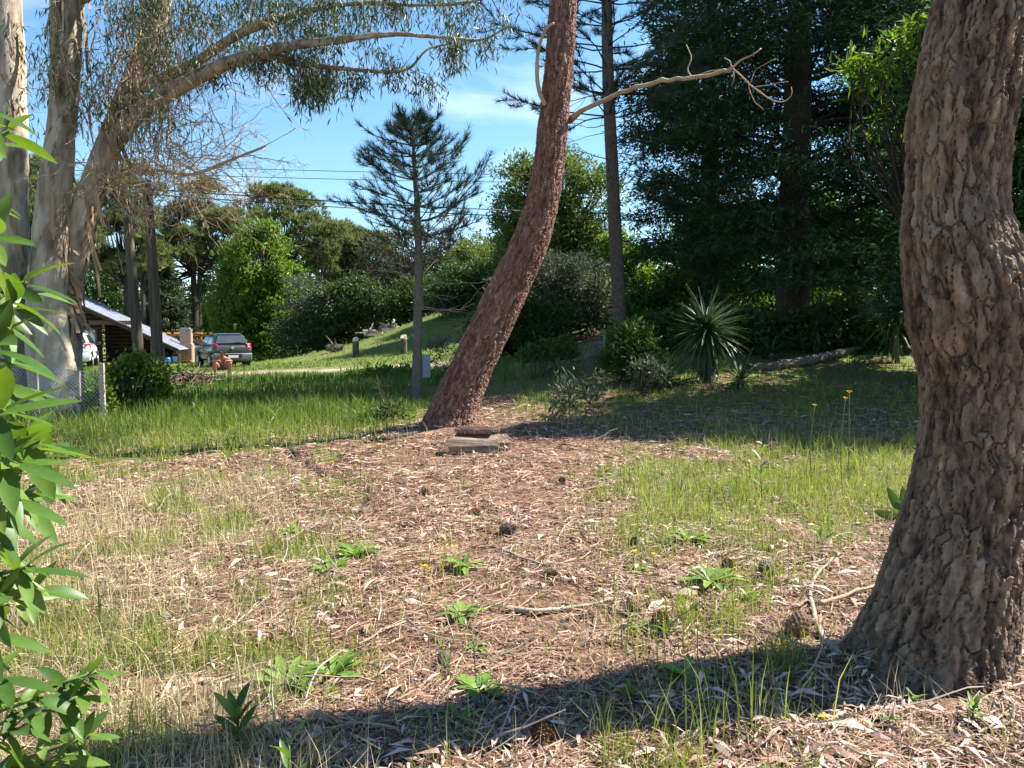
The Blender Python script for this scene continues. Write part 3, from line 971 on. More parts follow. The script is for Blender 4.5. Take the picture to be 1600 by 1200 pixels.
def pine_whorls(t, C, levels, rg, rlow, rhigh, per, upc, tuft_k, tl, tw, woodm, needlem, sub=4, bare=0.35, wr=0.02):
    wb, nb = MB(), MB()
    m = len(levels)
    for li, f in enumerate(levels):
        p0 = C[int(f * (len(C) - 1))]
        rr = rlow + (rhigh - rlow) * li / max(1, m - 1)
        a0 = rg.uniform(0, 6.28)
        for k in range(per):
            a = a0 + k * 6.28 / per + rg.normal(0, 0.2)
            L = rr * rg.uniform(0.45, 1.25)
            P = walk(rg, p0, (math.cos(a), math.sin(a), 0.15), L, 8, 0.16, upc)
            tube(wb, P, np.linspace(wr, wr * 0.35, len(P)), 4, False)
            tips = [(P, bare)]
            for s in range(sub):
                i = int(rg.integers(3, 8))
                dv = unit(unit(P[i] - P[i - 1]) + np.array([-math.sin(a), math.cos(a), 0.3]) * rg.choice([-1, 1]) * 0.8)
                S = walk(rg, P[i], dv, L * rg.uniform(0.25, 0.45), 5, 0.15, upc * 1.2)
                tube(wb, S, np.linspace(wr * 0.5, wr * 0.25, len(S)), 3, False)
                tips.append((S, 0.3))
            for Q, b in tips:
                n = max(3, int(np.linalg.norm(Q[-1] - Q[0]) / 0.11))
                fr = rg.uniform(b, 1.0, n)
                fr[-1] = 1.0
                ii = np.minimum((fr * (len(Q) - 1)).astype(int), len(Q) - 2)
                ww = (fr * (len(Q) - 1) - ii)[:, None]
                c = Q[ii] * (1 - ww) + Q[ii + 1] * ww
                ax = unit(Q[ii + 1] - Q[ii]) + np.array([0, 0, 0.25])
                tufts(nb, c, ax, tuft_k, tl, tw, rg, 0.75, 0.06)
    part('branches', wb, woodm, t, True)
    part('crown', nb, needlem, t)

def build_young_pine():
    base = gp(651, 624)
    D = base[1]
    t = thing('young_pine', 'young pine with blue green needle tufts standing beside the grey meter box', 'tree', base)
    mb = MB()
    P = [at(651, 632, D), at(652, 540, D), at(654, 430, D), at(652, 330, D), at(647, 250, D), at(645, 190, D)]
    C, _ = trunk(mb, P, [0.115, 0.10, 0.085, 0.065, 0.04, 0.015], 26, 160, (0.06, 0.14), 0.01, 5, 0.003)
    part('trunk', mb, M['bark_grey'], t, True)
    rg = rng_of(43)
    pine_whorls(t, C, [0.46, 0.52, 0.57, 0.62, 0.67, 0.72, 0.77, 0.82, 0.87, 0.91, 0.95, 0.985], rg, 1.8, 0.4, 6, 0.07, 14, 0.19, 0.009, M['bark_grey'], M['pine_blue'], 4, 0.35, 0.018)
    for k in range(16):
        mb = MB()
        a = rg.uniform(0, 6.28)
        i = int(rg.uniform(0.28, 0.52) * (len(C) - 1))
        twig(mb, rg, C[i], (math.cos(a), math.sin(a), 0.05), rg.uniform(0.7, 1.5), 0.011, 1, 4, 0.3, -0.02)
        part('dead_branch', mb, M['twig_pale'], t, True)

def build_slim_pine():
    base = gp(970, 556)
    D = base[1]
    t = thing('slim_pine', 'tall slim pine with bare straight trunk and sparse sprays beside the dark conifer', 'tree', base)
    mb = MB()
    P = [at(970, 566, D), at(967, 470, D), at(962, 380, D), at(956, 250, D), at(950, 120, D), at(948, 0, D), at(946, -160, D), at(944, -340, D), at(942, -460, D)]
    C, _ = trunk(mb, P, [0.19, 0.175, 0.165, 0.155, 0.145, 0.13, 0.11, 0.07, 0.02], 40, 240, (0.08, 0.2), 0.012, 8, 0.004)
    part('trunk', mb, M['bark_slim'], t, True)
    rg = rng_of(59)
    lv = list(np.linspace(0.44, 0.66, 7)) + list(np.linspace(0.68, 0.985, 14))
    pine_whorls(t, C, lv, rg, 2.6, 1.6, 6, 0.03, 12, 0.25, 0.015, M['bark_dark'], M['pine_blue'], 3, 0.45, 0.022)
    pine_whorls(t, C, list(np.linspace(0.70, 0.97, 12)), rg, 3.0, 1.8, 7, 0.04, 12, 0.42, 0.055, M['bark_dark'], M['pine_blue'], 4, 0.2, 0.03)  # unseen wide-needled whorls above the view, added to thicken the shade it casts
    for k in range(16):
        mb = MB()
        a = rg.uniform(0, 6.28)
        i = int(rg.uniform(0.22, 0.5) * (len(C) - 1))
        twig(mb, rg, C[i], (math.cos(a), math.sin(a), -0.1), rg.uniform(0.8, 2.0), 0.014, 1, 3, 0.3, 0.01)
        part('dead_branch', mb, M['bark_dark'], t, True)

def conifer(name, label, px, D, H, rmax, z0, seed, m, trunkr=0.35, nb=190, wood='bark_dark', lsize=0.15, group=None, droop=-0.04, per=110, flat=0.28, kk=3, pad=1.0):
    base = gd(px, D)
    rg = rng_of(seed)
    t = thing(name, label, 'tree', base, group)
    mb = MB()
    lean = rg.normal(0, 0.25, 2)
    P = [base + np.array([lean[0] * f, lean[1] * f, -0.15 + H * f]) for f in (0, 0.2, 0.45, 0.7, 1.0)]
    C, _ = trunk(mb, P, [trunkr * 1.15, trunkr, trunkr * 0.75, trunkr * 0.45, 0.03], 28, 120, (0.14, 0.4), 0.02, seed)
    part('trunk', mb, M[wood], t, True)
    wb, lb = MB(), MB()
    for k in range(nb):
        f = z0 / H + (1 - z0 / H) * (k + rg.uniform()) / nb
        p0 = C[min(int(f * (len(C) - 1)), len(C) - 1)]
        prof = (min(1.0, (1 - f) * 1.9)) ** 0.7 * 0.9 * (0.6 + 0.5 * rg.uniform())
        L = max(0.5, rmax * prof)
        a = rg.uniform(0, 6.283)
        Q = walk(rg, p0, (math.cos(a), math.sin(a), 0.28), L, 8, 0.14, droop)
        tube(wb, Q, np.linspace(0.055 * L / rmax + 0.012, 0.008, len(Q)), 4, False)
        n = int(per * L / rmax) + 20
        fr = rg.uniform(0.22, 1.0, n) ** 0.8
        ii = np.minimum((fr * 8).astype(int), 7)
        ww = (fr * 8 - ii)[:, None]
        c = Q[ii] * (1 - ww) + Q[ii + 1] * ww
        tdir = unit(Q[ii + 1] - Q[ii])
        sd = unit(np.cross(tdir, (0, 0, 1.0)))
        off = rg.normal(0, 1, n) * (0.16 + 0.34 * (1 - np.abs(fr - 0.6))) * min(1.2, L / 2.5) * pad
        c = c + sd * off[:, None] + np.array([0, 0, 1]) * rg.normal(0, flat * 0.4, n)[:, None]
        d = tdir * 0.7 + sd * (np.sign(off) * 0.7)[:, None] + rg.normal(0, 0.35, (n, 3))
        cc = np.repeat(c, kk, 0) + rg.normal(0, 0.07, (n * kk, 3))
        leaves(lb, cc, np.repeat(d, kk, 0) + rg.normal(0, 0.45, (n * kk, 3)), lsize * rg.uniform(0.7, 1.4, n * kk), lsize * 0.30, rg, 0.1, 0.1, np.tile([0, 0, 1.0], (n * kk, 1)))
    part('branches', wb, M[wood], t, True)
    part('crown', lb, M[m], t)
    return t

def puff_pine(label, px, D, crown, trunks, seed, group=None, m='pine_needle', name='pine_tree', npuff=42, kt=35, nl=0.5, nw=0.066):
    """Old pine with a billowy crown; crown = list of (px, py, rx, rz) lobes in picture units at distance D."""
    base = gd(px, D)
    rg = rng_of(seed)
    t = thing(name, label, 'tree', base, group)
    k = D / 1200.0
    wb, nb = MB(), MB()
    lobes = [(at(a, b, D), rx * k, rz * k) for a, b, rx, rz in crown]
    for (tx, ty, tr) in trunks:
        T = at(tx, ty, D)
        B = gd(tx, D)
        B[2] -= 0.2
        tube(wb, catmull([B, (B + T) / 2 + rg.normal(0, 0.15, 3), T], 12), np.linspace(tr, tr * 0.55, 12), 8)
    tips = [at(a, b, D) for a, b, _ in trunks]
    tot = sum(r1 * r2 for _, r1, r2 in lobes)
    for (c, rx, rz) in lobes:
        n = max(8, int(1.9 * npuff * rx * rz / tot))
        dirs = rsphere(rg, n)
        dirs[:, 2] = np.abs(dirs[:, 2]) * 1.3 - 0.6
        ctr = c + dirs * np.array([rx, rx, rz]) * rg.uniform(0.5, 1.0, (n, 1))
        for q in ctr:
            s = tips[int(np.argmin([np.linalg.norm(q - u) for u in tips]))]
            st = s + (q - s) * 0.05 + np.array([0, 0, -rg.uniform(0, 1.2)])
            tube(wb, catmull([st, (st + q) / 2 + np.array([0, 0, -0.25]) + rg.normal(0, 0.2, 3), q], 6), np.linspace(0.07, 0.02, 6), 4, False)
            pr = rg.uniform(0.65, 1.15) * 0.19 * (rx + rz) ** 0.75 + 0.25
            dd = rsphere(rg, kt)
            dd[:, 2] = np.where(dd[:, 2] < -0.35, -dd[:, 2], dd[:, 2])
            cc = q + dd * np.array([1.15, 1.15, 0.75]) * pr * rg.uniform(0.55, 1, (kt, 1))
            tufts(nb, cc, dd + np.array([0, 0, 0.8]), 11, nl, nw, rg, 0.65, 0.08)
    part('branches', wb, M['bark_dark'], t, True)
    part('crown', nb, M[m], t)
    return t

def broadleaf(name, label, px, D, lobes, seed, m, nclump=220, per=60, L=0.2, W=0.09, trunk_r=0.12, group=None, cat='tree', clump_r=0.42, shell=(0.55, 1.0), wood='bark_dark', down=0.0, by=None, stems=1):
    """A crown of leaf clumps filling lobes (px, py, rx, rz[, depth offset]) and carried by limbs."""
    per, L, W = int(per * 0.56), L * 1.26, W * 1.26
    base = gd(px, D)
    rg = rng_of(seed)
    t = thing(name, label, cat, base, group)
    k = D / 1200.0
    wb, lb = MB(), MB()
    LB = []
    for l in lobes:
        off = l[4] if len(l) > 4 else 0
        LB.append((at(l[0], l[1], D + off), l[2] * k, l[3] * k))
    if cat == 'bush' or name in ('round_tree', 'far_tree', 'scrub_tree', 'broad_tree'):
        for (c, rx, rz) in list(LB):
            g_ = float(hgt(c[0], c[1]))
            hh = (c[2] - g_) * 0.5
            if hh > 0.25 and (cat == 'bush' or hh < 3.5):
                LB.append((np.array([c[0], c[1], g_ + hh * 0.8]), rx * 0.95, hh))
        nclump = int(nclump * 1.5)
    tot = sum(rx * rz for _, rx, rz in LB)
    zc = np.mean([c[2] for c, _, _ in LB])
    roots = []
    for s in range(stems):
        b = base + np.append(rg.normal(0, 0.25 * (stems > 1), 2), -0.1)
        top = np.array([base[0], base[1], base[2]]) * 0.5 + np.mean([c for c, _, _ in LB], 0) * 0.5 + rg.normal(0, 0.2, 3) * (stems > 1)
        Pt = catmull([b, (b + top) / 2 + rg.normal(0, 0.08, 3), top], 10)
        tube(wb, Pt, np.linspace(trunk_r, trunk_r * 0.5, 10), 7)
        roots.append(top)
    for (c, rx, rz) in LB:
        n = max(6, int(nclump * rx * rz / tot))
        dirs = rsphere(rg, n)
        dirs[:, 2] = np.where(dirs[:, 2] < -0.55, -dirs[:, 2], dirs[:, 2])
        rr = rg.uniform(shell[0], shell[1], (n, 1)) * (0.78 + 0.5 * vnoise(dirs * 2.3 + seed)[:, None])
        ctr = c + dirs * np.array([rx, rx, rz]) * rr
        gz = hgt(ctr[:, 0], ctr[:, 1]) + 0.12
        ctr[:, 2] = np.maximum(ctr[:, 2], gz)
        for q in ctr[:: max(1, n // 16)]:
            s = roots[int(rg.integers(len(roots)))]
            tube(wb, catmull([s, (s + q) / 2 + rg.normal(0, 0.25, 3), q], 6), np.linspace(trunk_r * 0.35, min(0.012, trunk_r * 0.2), 6), 4, False)
        cr = clump_r * rg.uniform(0.6, 1.3, n)
        cc = np.repeat(ctr, per, 0) + rg.normal(0, 0.5, (n * per, 3)) * np.repeat(cr, per)[:, None] * np.array([1, 1, 0.75])
        cc[:, 2] = np.maximum(cc[:, 2], hgt(cc[:, 0], cc[:, 1]) + 0.03)
        d = np.repeat(dirs, per, 0) * 0.6 + rg.normal(0, 0.6, (n * per, 3)) + np.array([0, 0, 0.15 - down])
        leaves(lb, cc, d, L * rg.uniform(0.7, 1.3, n * per), W * rg.uniform(0.8, 1.2, n * per), rg, 0.2, 0.12)
    part('stems' if stems > 1 else 'trunk', wb, M[wood], t, True)
    part('crown', lb, M[m], t)
    return t

def build_eucalyptus():
    D = 13.4
    base = gd(85, D)
    t = thing('eucalyptus_tree', 'big pale multi-stemmed gum tree shedding bark strips behind the wire fence', 'tree', base)
    rg = rng_of(77)
    k = D / 1200.0
    def stem(name, pts, seed, dz=0.0, nu=44, nv=150, m='euc_bark'):
        mb = MB()
        P = [at(a, b, D + dz + e) for a, b, w, e in pts]
        C, _ = trunk(mb, P, [w * k for a, b, w, e in pts], nu, nv, (0.28, 1.1), 0.018, seed, 0.004, 0.10)
        part(name, mb, M[m], t, True)
        return C
    A = stem('stem', [(22, 672, 40, 0.3), (18, 560, 34, 0.4), (14, 430, 28, 0.5), (18, 300, 25, 0.6), (15, 150, 24, 0.7), (10, 0, 22, 0.8), (5, -160, 18, 0.8), (-10, -400, 10, 0.8)], 4)
    B = stem('stem', [(92, 690, 46, -0.25), (84, 610, 36, -0.2), (74, 520, 31, -0.2), (76, 420, 27, -0.15), (86, 300, 24, -0.1), (98, 180, 21, 0), (103, 60, 21, 0), (105, -60, 19, 0), (110, -300, 12, 0.2)], 9)
    Cc = stem('stem', [(104, 660, 30, 0.3), (100, 560, 27, 0.3), (104, 450, 24, 0.25), (130, 340, 22, 0.2), (165, 240, 19, 0.2), (200, 150, 18, 0.3), (232, 70, 17, 0.4), (252, 0, 15, 0.5), (270, -100, 12, 0.6), (280, -260, 8, 0.7)], 15)
    Db = stem('limb', [(168, 236, 14, 0.2), (215, 178, 13, 0), (270, 142, 12, -0.3), (335, 108, 11, -0.6), (400, 84, 9, -0.9), (460, 70, 7, -1.1), (530, 62, 5.5, -1.3), (610, 54, 4, -1.5), (690, 58, 2.6, -1.6), (752, 62, 1.5, -1.7), (795, 40, 0.7, -1.7)], 21, nu=20, nv=160)
    E = stem('limb', [(205, 145, 9, 0.3), (300, 100, 8, 0.2), (380, 50, 7, 0), (470, 20, 5, -0.2), (560, 5, 4, -0.4), (690, 8, 2.5, -0.6), (780, -6, 1.2, -0.7)], 22, nu=16, nv=120)
    F = stem('limb', [(400, 84, 6, -0.9), (470, 100, 4.5, -1.0), (545, 108, 3.4, -1.1), (600, 112, 3, -1.2), (640, 106, 2.2, -1.2), (670, 76, 1.6, -1.3), (720, 66, 0.9, -1.3)], 23, nu=12, nv=90)
    G = stem('limb', [(430, 82, 4, -0.9), (465, 100, 3.4, -1.0), (490, 130, 2.8, -1.1), (512, 148, 1.6, -1.2)], 24, nu=12, nv=60)
    H = stem('limb', [(150, 290, 5, 0.2), (200, 270, 3.6, 0.0), (250, 266, 2.8, -0.3), (300, 272, 2.2, -0.5), (360, 250, 2, -0.6), (420, 225, 1.2, -0.7), (462, 200, 0.6, -0.7)], 25, nu=12, nv=80, m='twig_tan')
    K = stem('limb', [(105, 10, 9, 0.1), (160, -20, 8, -0.2), (240, -50, 7, -0.6), (340, -60, 6, -0.9), (450, -60, 5, -1), (600, -40, 3, -1)], 26, nu=12, nv=80)
    wb, lb, db, sb = MB(), MB(), MB(), MB()
    # leafy twigs on the long limbs
    ends = []
    for limb, lo, n, ln in ((Db, 0.3, 13, 0.45), (E, 0.15, 28, 0.7), (F, 0.15, 9, 0.4), (G, 0.2, 9, 0.35), (K, 0.1, 30, 0.9)):
        for _ in range(n):
            i = int(rg.uniform(lo, 1) * (len(limb) - 1))
            twig(wb, rg, limb[i], rg.normal(0, 1, 3) + (0.35, 0, -0.05), rg.uniform(0.45, 1.0) * ln, 0.010, 1, 3, 0.4, -0.05, 4, ends)
    # leafy masses between the stems, and behind
    for (ax, ay, sx, sy, n) in ((190, 60, 80, 60, 40), (240, 170, 70, 50, 34), (60, 90, 45, 90, 30), (340, 20, 80, 26, 40), (480, 15, 80, 18, 26), (290, 60, 60, 40, 36), (640, 15, 60, 18, 16), (150, 130, 40, 60, 24), (430, 105, 40, 18, 14), (500, 125, 26, 22, 18)):
        for _ in range(n):
            p = at(ax + rg.normal(0, sx * 0.6), ay + rg.normal(0, sy * 0.6), D + rg.normal(-0.4, 0.8))
            ends.append((p, np.array([0, 0, -1.0])))
    pts = np.array([e[0] for e in ends])
    per = 15
    cc = np.repeat(pts, per, 0) + rg.normal(0, 0.11, (len(pts) * per, 3)) * np.array([1, 1, 1.2])
    d = rg.normal(0, 0.42, (len(cc), 3)) + np.array([0, 0, -1.0])
    leaves(lb, cc, d, rg.uniform(0.10, 0.19, len(cc)), rg.uniform(0.016, 0.028, len(cc)), rg, 0.1, 0.12)
    for p, dv in ends:
        if rg.uniform() < 0.6:
            tube(wb, walk(rg, p, (rg.normal(), rg.normal(), 0.9), 0.35, 3, 0.3), [0.006, 0.005, 0.004, 0.003], 3, False)
    # dead bare twigs
    for (ax, ay, n, dx, ln) in ((200, 150, 22, 0.6, 0.9), (240, 240, 44, 1.2, 1.1), (300, 275, 22, 1.2, 1.0), (180, 270, 28, 0.5, 0.9), (210, 60, 22, 0.3, 0.8), (320, 60, 16, 0.5, 0.8), (400, 95, 12, 0.3, 0.7), (110, 250, 10, 0.2, 0.6), (450, 90, 6, 0.4, 0.8), (90, 130, 8, 0.2, 0.7), (330, 230, 12, 1.0, 1.0)):
        for _ in range(n):
            p = at(ax + rg.normal(0, 28), ay + rg.normal(0, 24), D - 0.5 + rg.normal(0, 0.5))
            twig(db, rg, p, (dx + rg.normal(0, 0.5), rg.normal(0, 0.5), -0.15 + rg.normal(0, 0.5)), ln * rg.uniform(0.5, 1.2), 0.0105, 2, 4, 0.5, -0.02, 3, None, 1.0)
    # shed bark: long hanging strips and a ragged collar
    for (C, lo, hi, n, ln) in ((A, 0.3, 0.95, 26, 0.9), (B, 0.35, 0.95, 22, 0.9), (Cc, 0.28, 0.9, 60, 1.0), (B, 0.72, 0.92, 30, 1.3)):
        for _ in range(n):
            i = int(rg.uniform(lo, hi) * (len(C) - 1))
            a = rg.uniform(0, 6.28)
            p = C[i] + np.array([math.cos(a), math.sin(a), 0]) * 0.27
            P = walk(rg, p, (rg.normal(0, 0.12), rg.normal(0, 0.12), -1), ln * rg.uniform(0.4, 1.3), 6, 0.14, -0.05)
            w = rg.uniform(0.012, 0.035)
            s = np.array([-math.sin(a), math.cos(a), 0]) * w
            v = np.concatenate([P - s, P + s])
            m_ = len(P)
            q = [(j, j + 1, m_ + j + 1, m_ + j) for j in range(m_ - 1)]
            sb.add(v, q)
    for _ in range(90):
        a = rg.uniform(3.3, 6.2)
        f = rg.uniform()
        c = at(106, 380 + 130 * f, D + 0.3)
        p = c + np.array([math.cos(a), math.sin(a), 0]) * rg.uniform(0.29, 0.36)
        P = walk(rg, p, (math.cos(a) * 0.35, math.sin(a) * 0.35, -1), rg.uniform(0.12, 0.5), 4, 0.4, -0.1)
        s = np.array([-math.sin(a), math.cos(a), 0]) * rg.uniform(0.015, 0.04)
        m_ = len(P)
        sb.add(np.concatenate([P - s, P + s]), [(j, j + 1, m_ + j + 1, m_ + j) for j in range(m_ - 1)])
    for _ in range(420):
        p = at(205 + rg.normal(0, 55), 150 + rg.normal(0, 80), D + rg.normal(-0.2, 0.5))
        P = walk(rg, p, (rg.normal(0, 0.25), rg.normal(0, 0.25), -1), rg.uniform(0.2, 0.7), 4, 0.25, -0.1)
        a = rg.uniform(0, 6.28)
        s = np.array([math.cos(a), math.sin(a), 0]) * rg.uniform(0.004, 0.013)
        m_ = len(P)
        sb.add(np.concatenate([P - s, P + s]), [(j, j + 1, m_ + j + 1, m_ + j) for j in range(m_ - 1)])
    part('twigs', wb, M['bark_grey'], t)
    part('crown', lb, M['euc_leaf'], t)
    part('dead_twigs', db, M['twig_tan'], t)['kind'] = 'stuff'
    part('bark_strips', sb, M['euc_strip'], t)['kind'] = 'stuff'

build_leaning_pine()
build_near_pine()
build_young_pine()
build_slim_pine()
build_eucalyptus()

conifer('cypress_tree', 'big dark cypress with layered drooping sprays behind the yuccas', 1235, 21.5, 19, 5.2, 1.9, 101, 'cypress', 0.42, 165, per=200, lsize=0.18, kk=5, pad=1.5)
conifer('cypress_tree', 'dark cypress standing behind the thick near trunk', 1400, 25, 18, 5.0, 2.4, 102, 'cypress', 0.4, 130, per=170, lsize=0.20, kk=4, pad=1.5)
conifer('cypress_tree', 'dark spreading cypress beyond the right edge of the yuccas', 1668, 14.5, 12.5, 3.9, 1.6, 103, 'cypress', 0.35, 170, per=100, lsize=0.24)
conifer('cypress_tree', 'dark cypress at the back left of the largest cypress', 1105, 26.5, 17, 3.9, 3.4, 105, 'cypress', 0.35, 110, per=150, lsize=0.20, kk=4, pad=1.5)
conifer('spruce_tree', 'dark drooping spruce rising behind the cabin roof', 258, 66, 9.5, 2.7, 1.0, 104, 'spruce', 0.2, 120, lsize=0.32, per=60)

PG = 'tall pines behind the cabin'
puff_pine('tall olive green pine with twin trunks above the brick barbecue', 306, 70, [(300, 345, 58, 52), (265, 370, 42, 40), (352, 350, 44, 40), (310, 300, 45, 26), (335, 400, 46, 30), (275, 405, 46, 30), (250, 440, 30, 26), (300, 385, 60, 36)], [(301, 410, 0.42), (312, 415, 0.34)], 201, PG, npuff=66)
puff_pine('broad olive pine rising behind the bright green tree', 445, 76, [(445, 335, 62, 52), (410, 320, 42, 42), (490, 360, 45, 40), (430, 300, 26, 22), (470, 310, 26, 22), (520, 390, 40, 36), (455, 395, 60, 36), (500, 425, 40, 24)], [(445, 420, 0.4), (500, 440, 0.3)], 202, PG, npuff=60)
puff_pine('small far pine at the right end of the pine row', 548, 82, [(548, 375, 36, 34), (520, 370, 26, 30), (575, 380, 30, 32), (550, 420, 36, 30)], [(548, 430, 0.32)], 203, PG, npuff=40)
puff_pine('shady pine directly behind the two wooden poles', 195, 64, [(195, 350, 56, 56), (215, 290, 50, 40), (180, 420, 44, 44), (230, 400, 36, 46)], [(198, 430, 0.4), (222, 440, 0.3)], 204, PG, npuff=56)
puff_pine('pine partly hidden behind the gum tree stems', 60, 60, [(60, 300, 80, 80), (10, 380, 60, 70), (110, 360, 50, 60)], [(60, 400, 0.4)], 205, PG, npuff=50)

broadleaf('willow_tree', 'lime green weeping tree showing above the cabin roof', 150, 66, [(150, 440, 32, 34), (165, 470, 26, 24), (140, 410, 20, 20)], 301, 'leaf_lime', 90, 60, 0.26, 0.08, 0.15, down=0.7)
broadleaf('bush', 'yellow green bush behind the orange pergola', 330, 74, [(318, 500, 22, 20), (345, 505, 22, 18), (315, 480, 10, 14)], 302, 'leaf_lime', 70, 50, 0.26, 0.11, 0.08, cat='bush', clump_r=0.5)
broadleaf('round_tree', 'dense bright green leafy tree behind the parked grey car', 408, 50, [(410, 415, 56, 50), (385, 470, 50, 50), (440, 470, 46, 50), (412, 375, 36, 28), (400, 520, 62, 42), (360, 455, 26, 34)], 303, 'leaf_bright', 460, 62, 0.24, 0.11, 0.22, clump_r=0.55)
broadleaf('bush', 'pale feathery bush beside the bright green tree', 480, 47, [(478, 462, 34, 32), (500, 490, 40, 34), (455, 500, 30, 30)], 304, 'leaf_grey', 190, 60, 0.17, 0.05, 0.08, cat='bush', clump_r=0.45)
broadleaf('bush', 'dark bush at the left foot of the grassy hill', 525, 46, [(530, 480, 44, 40), (495, 520, 44, 30), (560, 470, 40, 42)], 305, 'leaf_dark', 240, 60, 0.18, 0.08, 0.1, cat='bush', clump_r=0.45)
broadleaf('scrub_tree', 'greyish brown scrubby tree behind the young pine', 640, 52, [(600, 400, 44, 44), (650, 380, 44, 40), (705, 385, 42, 44), (640, 430, 70, 40), (575, 440, 34, 34), (735, 430, 34, 40)], 306, 'leaf_scrub', 420, 56, 0.16, 0.06, 0.14, clump_r=0.5, stems=3, shell=(0.3, 1.0))
broadleaf('bush', 'olive bush on the hill crest behind the leaning trunk', 745, 48, [(740, 420, 40, 50), (700, 455, 50, 34), (760, 450, 34, 44)], 307, 'leaf_olive', 240, 58, 0.17, 0.07, 0.1, cat='bush')
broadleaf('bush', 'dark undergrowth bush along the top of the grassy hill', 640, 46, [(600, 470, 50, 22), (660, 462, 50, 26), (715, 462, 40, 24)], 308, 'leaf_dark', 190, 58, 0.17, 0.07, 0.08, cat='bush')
broadleaf('broad_tree', 'rounded olive green tree behind the bend of the leaning trunk', 850, 38, [(820, 310, 46, 66), (870, 300, 54, 64), (925, 320, 46, 66), (840, 380, 60, 56), (905, 400, 60, 56), (800, 350, 30, 50)], 309, 'leaf_olive', 620, 70, 0.17, 0.065, 0.24, clump_r=0.5, shell=(0.5, 1.0))
broadleaf('bush', 'grey green bushy shrub behind the dirt path', 870, 30, [(850, 450, 60, 50), (905, 450, 54, 52), (810, 470, 44, 44), (930, 480, 36, 40)], 310, 'leaf_grey', 360, 66, 0.13, 0.045, 0.09, cat='bush', clump_r=0.4, stems=3)
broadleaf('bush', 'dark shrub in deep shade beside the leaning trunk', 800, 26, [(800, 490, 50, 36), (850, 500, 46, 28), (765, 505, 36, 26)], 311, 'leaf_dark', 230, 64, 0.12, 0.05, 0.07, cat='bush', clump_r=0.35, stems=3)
broadleaf('leafy_tree', 'light green tree in the gap beside the slim pine trunk', 995, 36, [(985, 430, 34, 44), (1000, 470, 40, 34), (965, 400, 24, 36)], 312, 'leaf_bright', 190, 62, 0.17, 0.075, 0.1)
broadleaf('understorey_tree', 'sunlit leafy tree behind the cypress, left of its trunk', 1130, 30, [(1120, 420, 60, 50), (1080, 450, 56, 44), (1160, 380, 46, 50), (1110, 360, 40, 40)], 313, 'leaf_bright', 300, 62, 0.17, 0.075, 0.12, stems=3, shell=(0.2, 1.0))
broadleaf('understorey_tree', 'sunlit leafy tree behind the cypress, right of its trunk', 1330, 31, [(1310, 400, 60, 60), (1360, 430, 60, 50), (1280, 350, 44, 50), (1400, 380, 40, 60)], 314, 'leaf_bright', 320, 62, 0.19, 0.08, 0.12, stems=3, shell=(0.2, 1.0))
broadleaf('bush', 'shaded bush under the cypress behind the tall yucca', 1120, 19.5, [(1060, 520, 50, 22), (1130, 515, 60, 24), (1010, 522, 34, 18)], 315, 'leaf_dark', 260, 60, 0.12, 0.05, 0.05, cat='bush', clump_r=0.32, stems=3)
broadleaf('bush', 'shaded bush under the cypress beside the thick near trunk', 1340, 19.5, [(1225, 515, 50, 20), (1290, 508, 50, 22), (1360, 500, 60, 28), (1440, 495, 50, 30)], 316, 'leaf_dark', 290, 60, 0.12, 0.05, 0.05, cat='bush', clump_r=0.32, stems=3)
broadleaf('laurel_tree', 'leafy tree with bright glossy drooping leaves in front of the cypress', 1440, 15, [(1350, 120, 34, 34), (1395, 115, 38, 42), (1430, 80, 34, 40), (1410, 185, 34, 36), (1480, 60, 50, 60)], 317, 'leaf_bright', 60, 34, 0.2, 0.05, 0.09, down=0.5, clump_r=0.4)
broadleaf('leafy_tree', 'leafy tree glimpsed right of the thick near trunk', 1640, 14, [(1640, 380, 60, 90), (1680, 250, 80, 90), (1620, 470, 50, 50)], 318, 'leaf_bright', 240, 60, 0.13, 0.05, 0.1)
# trees further off, closing the view beyond the clearing
broadleaf('far_tree', 'dark far tree behind the leaning pine and the hill', 800, 70, [(700, 440, 60, 60), (790, 430, 60, 60), (880, 420, 70, 70), (620, 450, 50, 50)], 319, 'leaf_dark', 260, 50, 0.35, 0.16, 0.25, clump_r=0.9)
broadleaf('far_tree', 'dark far tree behind the understorey at right', 1200, 48, [(1080, 430, 90, 70), (1240, 420, 90, 80), (1400, 420, 90, 90), (1550, 420, 80, 90)], 320, 'leaf_mid', 420, 50, 0.28, 0.13, 0.25, clump_r=0.8)

broadleaf('far_tree', 'far low trees closing the gap behind the cabin and barbecue', 260, 90, [(170, 490, 70, 40), (270, 500, 60, 30), (350, 495, 60, 34), (60, 480, 80, 50)], 321, 'leaf_mid', 260, 46, 0.4, 0.18, 0.2, clump_r=1.0)
broadleaf('far_tree', 'far dark trees closing the gap behind the pine row', 500, 88, [(450, 480, 60, 46), (530, 470, 60, 50), (600, 450, 60, 50)], 322, 'leaf_dark', 240, 46, 0.4, 0.18, 0.2, clump_r=1.0)
broadleaf('bush', 'shaded bush right of the slim pine behind the low yucca', 1030, 27, [(1010, 495, 40, 40), (1060, 480, 50, 50), (980, 510, 30, 28)], 323, 'leaf_mid', 200, 56, 0.13, 0.06, 0.07, cat='bush', clump_r=0.4, stems=3)
broadleaf('bush', 'dark bush on the hill directly behind the leaning trunk', 760, 40, [(735, 455, 46, 40), (790, 450, 50, 50), (700, 470, 36, 26)], 324, 'leaf_dark', 260, 58, 0.17, 0.07, 0.08, cat='bush', clump_r=0.45, stems=3)

